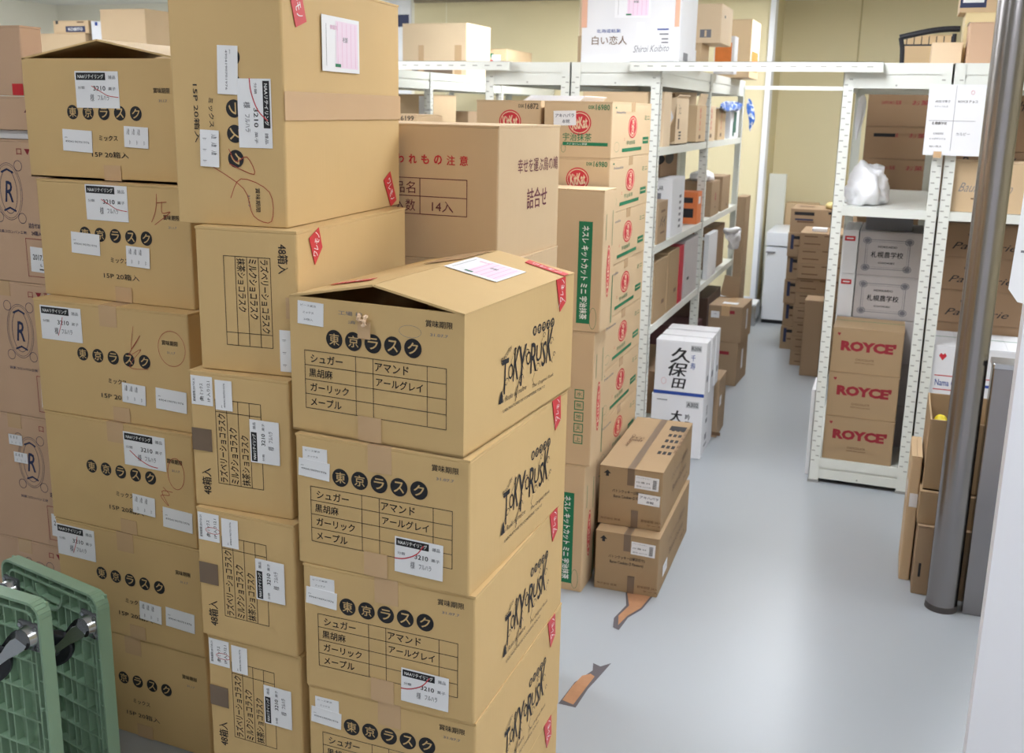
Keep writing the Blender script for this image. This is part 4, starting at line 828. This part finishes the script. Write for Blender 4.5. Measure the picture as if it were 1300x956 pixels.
for i in range(10):
    carton('snack_carton', 'brown faded red print carton behind the right shelving, %s' % ('topmost' if i == 0 else 'number %d from the top' % (i+1)), .245, 5.95, .172*(9-i), 0, .44, .35, .1712, KD, front=[('T', 'SAPPORO 銘菓', .12, .125, .10, .022, RED), ('T', 'お菓子', .29, .125, .13, .026, RED)]+([('R', .10, .125, .11, .018, INK)] if i == 1 else []), tape=None, group='red print stack behind the right shelving')
lump('plastic_bag', 'heap of crumpled white plastic bag on the right shelving board', (-.125, 4.72, 1.2265), (.082, .13, .10), BAG, seed=8, amp=.5, ns=.05)
blob('hanging_wrap', 'strip of clear white plastic hanging inside the right shelving', [(-.205,4.95,1.70),(-.17,4.96,1.70),(-.165,4.97,1.62),(-.185,4.97,1.55),(-.20,4.97,1.46),(-.215,4.96,1.55)], BAG, cat='plastic', th=.006, amp=.008)
cf = lambda s: [('T', s, .16, .11, .22, .034, INK, 0, 0, .5), ('R', .22, .04, .08, .008, INK)]
carton('cake_carton', 'light tan carton with cursive lettering at the front of the right edge shelf', .565, 4.52, 1.2265, 0, .385, .30, .20, KC, front=[('T', 'Baumkuchen', .15, .10, .20, .036, FADE, 0, -.005, .5), ('R', .12, .055, .04, .006, STAMP)], tape=None)
for i in range(2):
    carton('cake_carton', 'brown cursive carton behind the light one on the right edge shelf, %s' % ['upper', 'lower'][i], .570, 4.85, 1.2265+.235*(1-i), 0, .39, .34, .234, KD, front=cf('Baumkuchen')+[('T', 'Baumkuchen', .2, .19, .28, .04, INK, 0, 0, .4)], tape=None, group='cursive cartons on the right edge shelf')
for i in range(7):
    carton('cake_carton', 'dark brown flat carton inside the right edge shelving, %s' % ('topmost' if i == 0 else 'layer %d down' % (i+1)), .570, 4.86, .1135+.148*(6-i), 0, .39, .36, .1475, KD, front=[('R', .16, .10, .06, .008, INK), ('T', 'Patisserie', .2, .05, .26, .03, INK, 0, 0, .4)], tape=None, group='flat cartons inside the right edge shelving')
wf = [('T', 'Nama Chocolate', .12, .12, .16, .028, BLUE), ('R', .10, .15, .13, .004, CRIM), ('R', .10, .09, .13, .004, CRIM), ('R', .12, .045, .05, .006, BLUE), ('POLY', [(.045,.235),(.06,.215),(.075,.235),(.068,.247),(.06,.240),(.052,.247)], CRIM)]
for i in range(2):
    carton('chocolate_carton', 'white carton with red heart and blue lettering behind the open box, %s' % ['upper', 'lower'][i], .40, 4.505, .1135+.278*(1-i), 0, .215, .33, .2775, KW, front=wf, top=[('R', .107, .2, .21, .008, GREEN)] if i == 0 else (), tape=None, group='white heart cartons')
    carton('chocolate_carton', 'white carton with red square logo right of the steel column, %s' % ['upper', 'lower'][i], .572, 4.505, .1135+.278*(1-i), 0, .165, .33, .2775, KW, front=[('R', .12, .20, .06, .045, CRIM), ('R', .05, .15, .09, .004, CRIM), ('R', .05, .12, .1, .012, BLUE)], top=[('R', .08, .2, .165, .008, GREEN)] if i == 0 else (), tape=None, group='white logo cartons')
# notice hung on the right shelving
b = MB(); N = Face((1.0*0,0,0),(1,0,0),(0,0,1),(0,-1,0),.2,.28)
t = thing('notice_sheet', 'white printed notice sheet taped across the right shelving posts', 'notice', (.080, 4.455, 1.452), .0)
b.box(0, 0, 0, .215, .0015, .275, PAPER)
draw(b, Face((0,0,0),(1,0,0),(0,0,1),(0,-1,0),.215,.275), [('L', [(.10,.02),(.10,.27)], .0015, FADE), ('L', [(.01,.135),(.18,.135)], .0015, FADE), ('T', '函館洋菓子', .055, .21, .055, .01, FADE), ('T', 'スナッフルス', .05, .19, .05, .008, FADE), ('T', 'ROYCE チョコ', .145, .21, .07, .01, INK), ('T', '札幌農学校', .05, .125, .055, .012, INK), ('T', 'カルビー', .14, .085, .05, .012, FADE), ('T', '北海道限定', .05, .085, .04, .008, FADE), ('T', 'じゃがポックル', .05, .065, .06, .008, FADE), ('T', '白い恋人', .045, .035, .045, .008, INK), ('RING', .16, .245, .006, .008, .001, CRIM)])
b.build('sheet', t)
b = MB(); b.box(.04, -.002, -.01, .07, .0, .015, TAPE); b.build('tape_strip', t)
# objects on top of the right shelves
P('plain_carton', 'low tan carton on top of the right shelving beside the black frame', .19, 4.60, T0, .115, .25, .085, KL)
P('plain_carton', 'tall cream carton on the right shelving top behind the tan one', .36, 4.78, T0, .165, .22, .215, mat('cream_board', (228,208,160), .6))
P('plain_carton', 'tan carton with white lid on the right shelving top next to the column', .42, 4.52, T0, .215, .2, .155, KP, top=[('R', .1, .1, .21, .19, PAPER)])
P('plain_carton', 'box with blue and white label topmost above the right shelving', .40, 4.80, T0+.216, .23, .2, .20, KC, front=[('R', .05, .10, .10, .16, NAVY), ('R', .05, .10, .08, .12, PAPER)])
P('plain_carton', 'tan carton at the back left on top of the right shelving', .165, 5.25, T0, .20, .3, .16, KC)
t = thing('black_frame', 'black curved plastic frame standing on the right shelving top', 'frame', (.065, 4.905, T0))
b = MB(); pts = [Vector((-.10,0,0)), Vector((-.105,0,.08)), Vector((-.115,0,.125))]; b.tube(pts, .010, BLACK, 10); b.build('leg', t)
b = MB(); pts = [Vector((-.12+.24*k/8, 0, .125+.035*math.sin(k/8*math.pi*.55))) for k in range(9)]; b.tube(pts, .013, BLACK, 10)
for k in range(1, 8): b.box(-.12+.24*k/8-.002, -.003, .095, -.12+.24*k/8+.002, .003, .13, BLACK)
b.box(-.10, -.004, .090, .10, .004, .097, BLACK); b.build('curved_rail', t)
b = MB(); b.cyl((.10,0,0), (.10,0,.14), .009, .009, BLACK, 10); b.build('leg', t)

# ------------------------------------------------------------------ right foreground
t = thing('steel_column', 'round brushed steel column in front of the right shelving', 'column', (.270, 3.43, 0))
b = MB(); b.cyl((0,0,.02), (0,0,CEIL-.002), .049, .049, STEEL, 40); b.build('pipe', t)
b = MB(); b.cyl((0,0,0), (0,0,.02), .052, .050, mat('dark_cap', (70,66,66), .5), 32); b.build('base_ring', t)
t = thing('steel_post', 'short square steel post with bright cap beside the round column', 'post', (.366, 3.44, 0))
b = MB(); b.rbox(-.033,-.033,0,.033,.033,.84,.005,STEEL); b.build('post_body', t)
b = MB(); b.rbox(-.036,-.05,.8405,.040,.05,.858,.005,CHROME); b.build('post_cap', t)
carton('plain_carton', 'brown carton with a small dark tear on the floor behind the steel column', .53, 3.50, 0, 0, .355, .30, .2495, KB, tape=None, left=[('R', .25, .08, .01, .06, INK)], front=[('R', .02, .09, .008, .05, INK)])
carton('plain_carton', 'low brown carton between the open carton and the floor carton', .53, 3.52, .25, 0, .36, .28, .115, KR, tape=None)
c_ = carton('open_carton', 'tall open tan carton with yellow wrapper inside, in front of the right shelving', .462, 3.54, .3655, 0, .285, .36, .25, KR, hollow=True)
lump('yellow_wrapper', '', (-.10, .02, .17), (.022, .022, .03), YEL, seed=2, parent=c_)
b = MB(); b.box(.07, 0, 0, .135, .004, .055, KL, Matrix.Translation((0, -.177, .25)) @ Matrix.Rotation(.4, 4, 'X')); b.build('raised_flap', c_)
carton('plain_carton', 'narrow tan carton with white label left of the open carton', .170, 3.60, 0, 0, .035, .24, .46, KC, tape=None, left=[('R', .12, .30, .06, .07, PAPER)], front=[('R', .02, .30, .026, .05, PAPER)])
# paper on the white panel
t = thing('info_sheet', 'curled white printed sheet taped to the edge of the white panel', 'notice', (.253, 1.974, 1.283))
b = MB(); FF = Face((-.09,0,0),(1,0,0),(0,0,1),(0,-1,0),.2,.30)
b.add([(-.045,0,.30),(.12,0,.30),(.12,0,-.03),(-.035,0,.0),(-.052,0,.022),(-.048,0,.15),(-.045,.0015,.30),(.12,.0015,.30),(.12,.0015,-.03),(-.035,.0015,.0),(-.052,.0015,.022),(-.048,.0015,.15)], [(5,4,3,2,1,0),(6,7,8,9,10,11),(0,1,7,6),(1,2,8,7),(2,3,9,8),(3,4,10,9),(4,5,11,10),(5,0,6,11)], PAPER)
for k in range(12): draw(b, Face((0,0,0),(1,0,0),(0,0,1),(0,-1,0),.2,.3), [('R', .03-.01*(k % 3), .05+.02*k, .10-.02*(k % 2), .004, FADE)])
b.build('sheet', t)
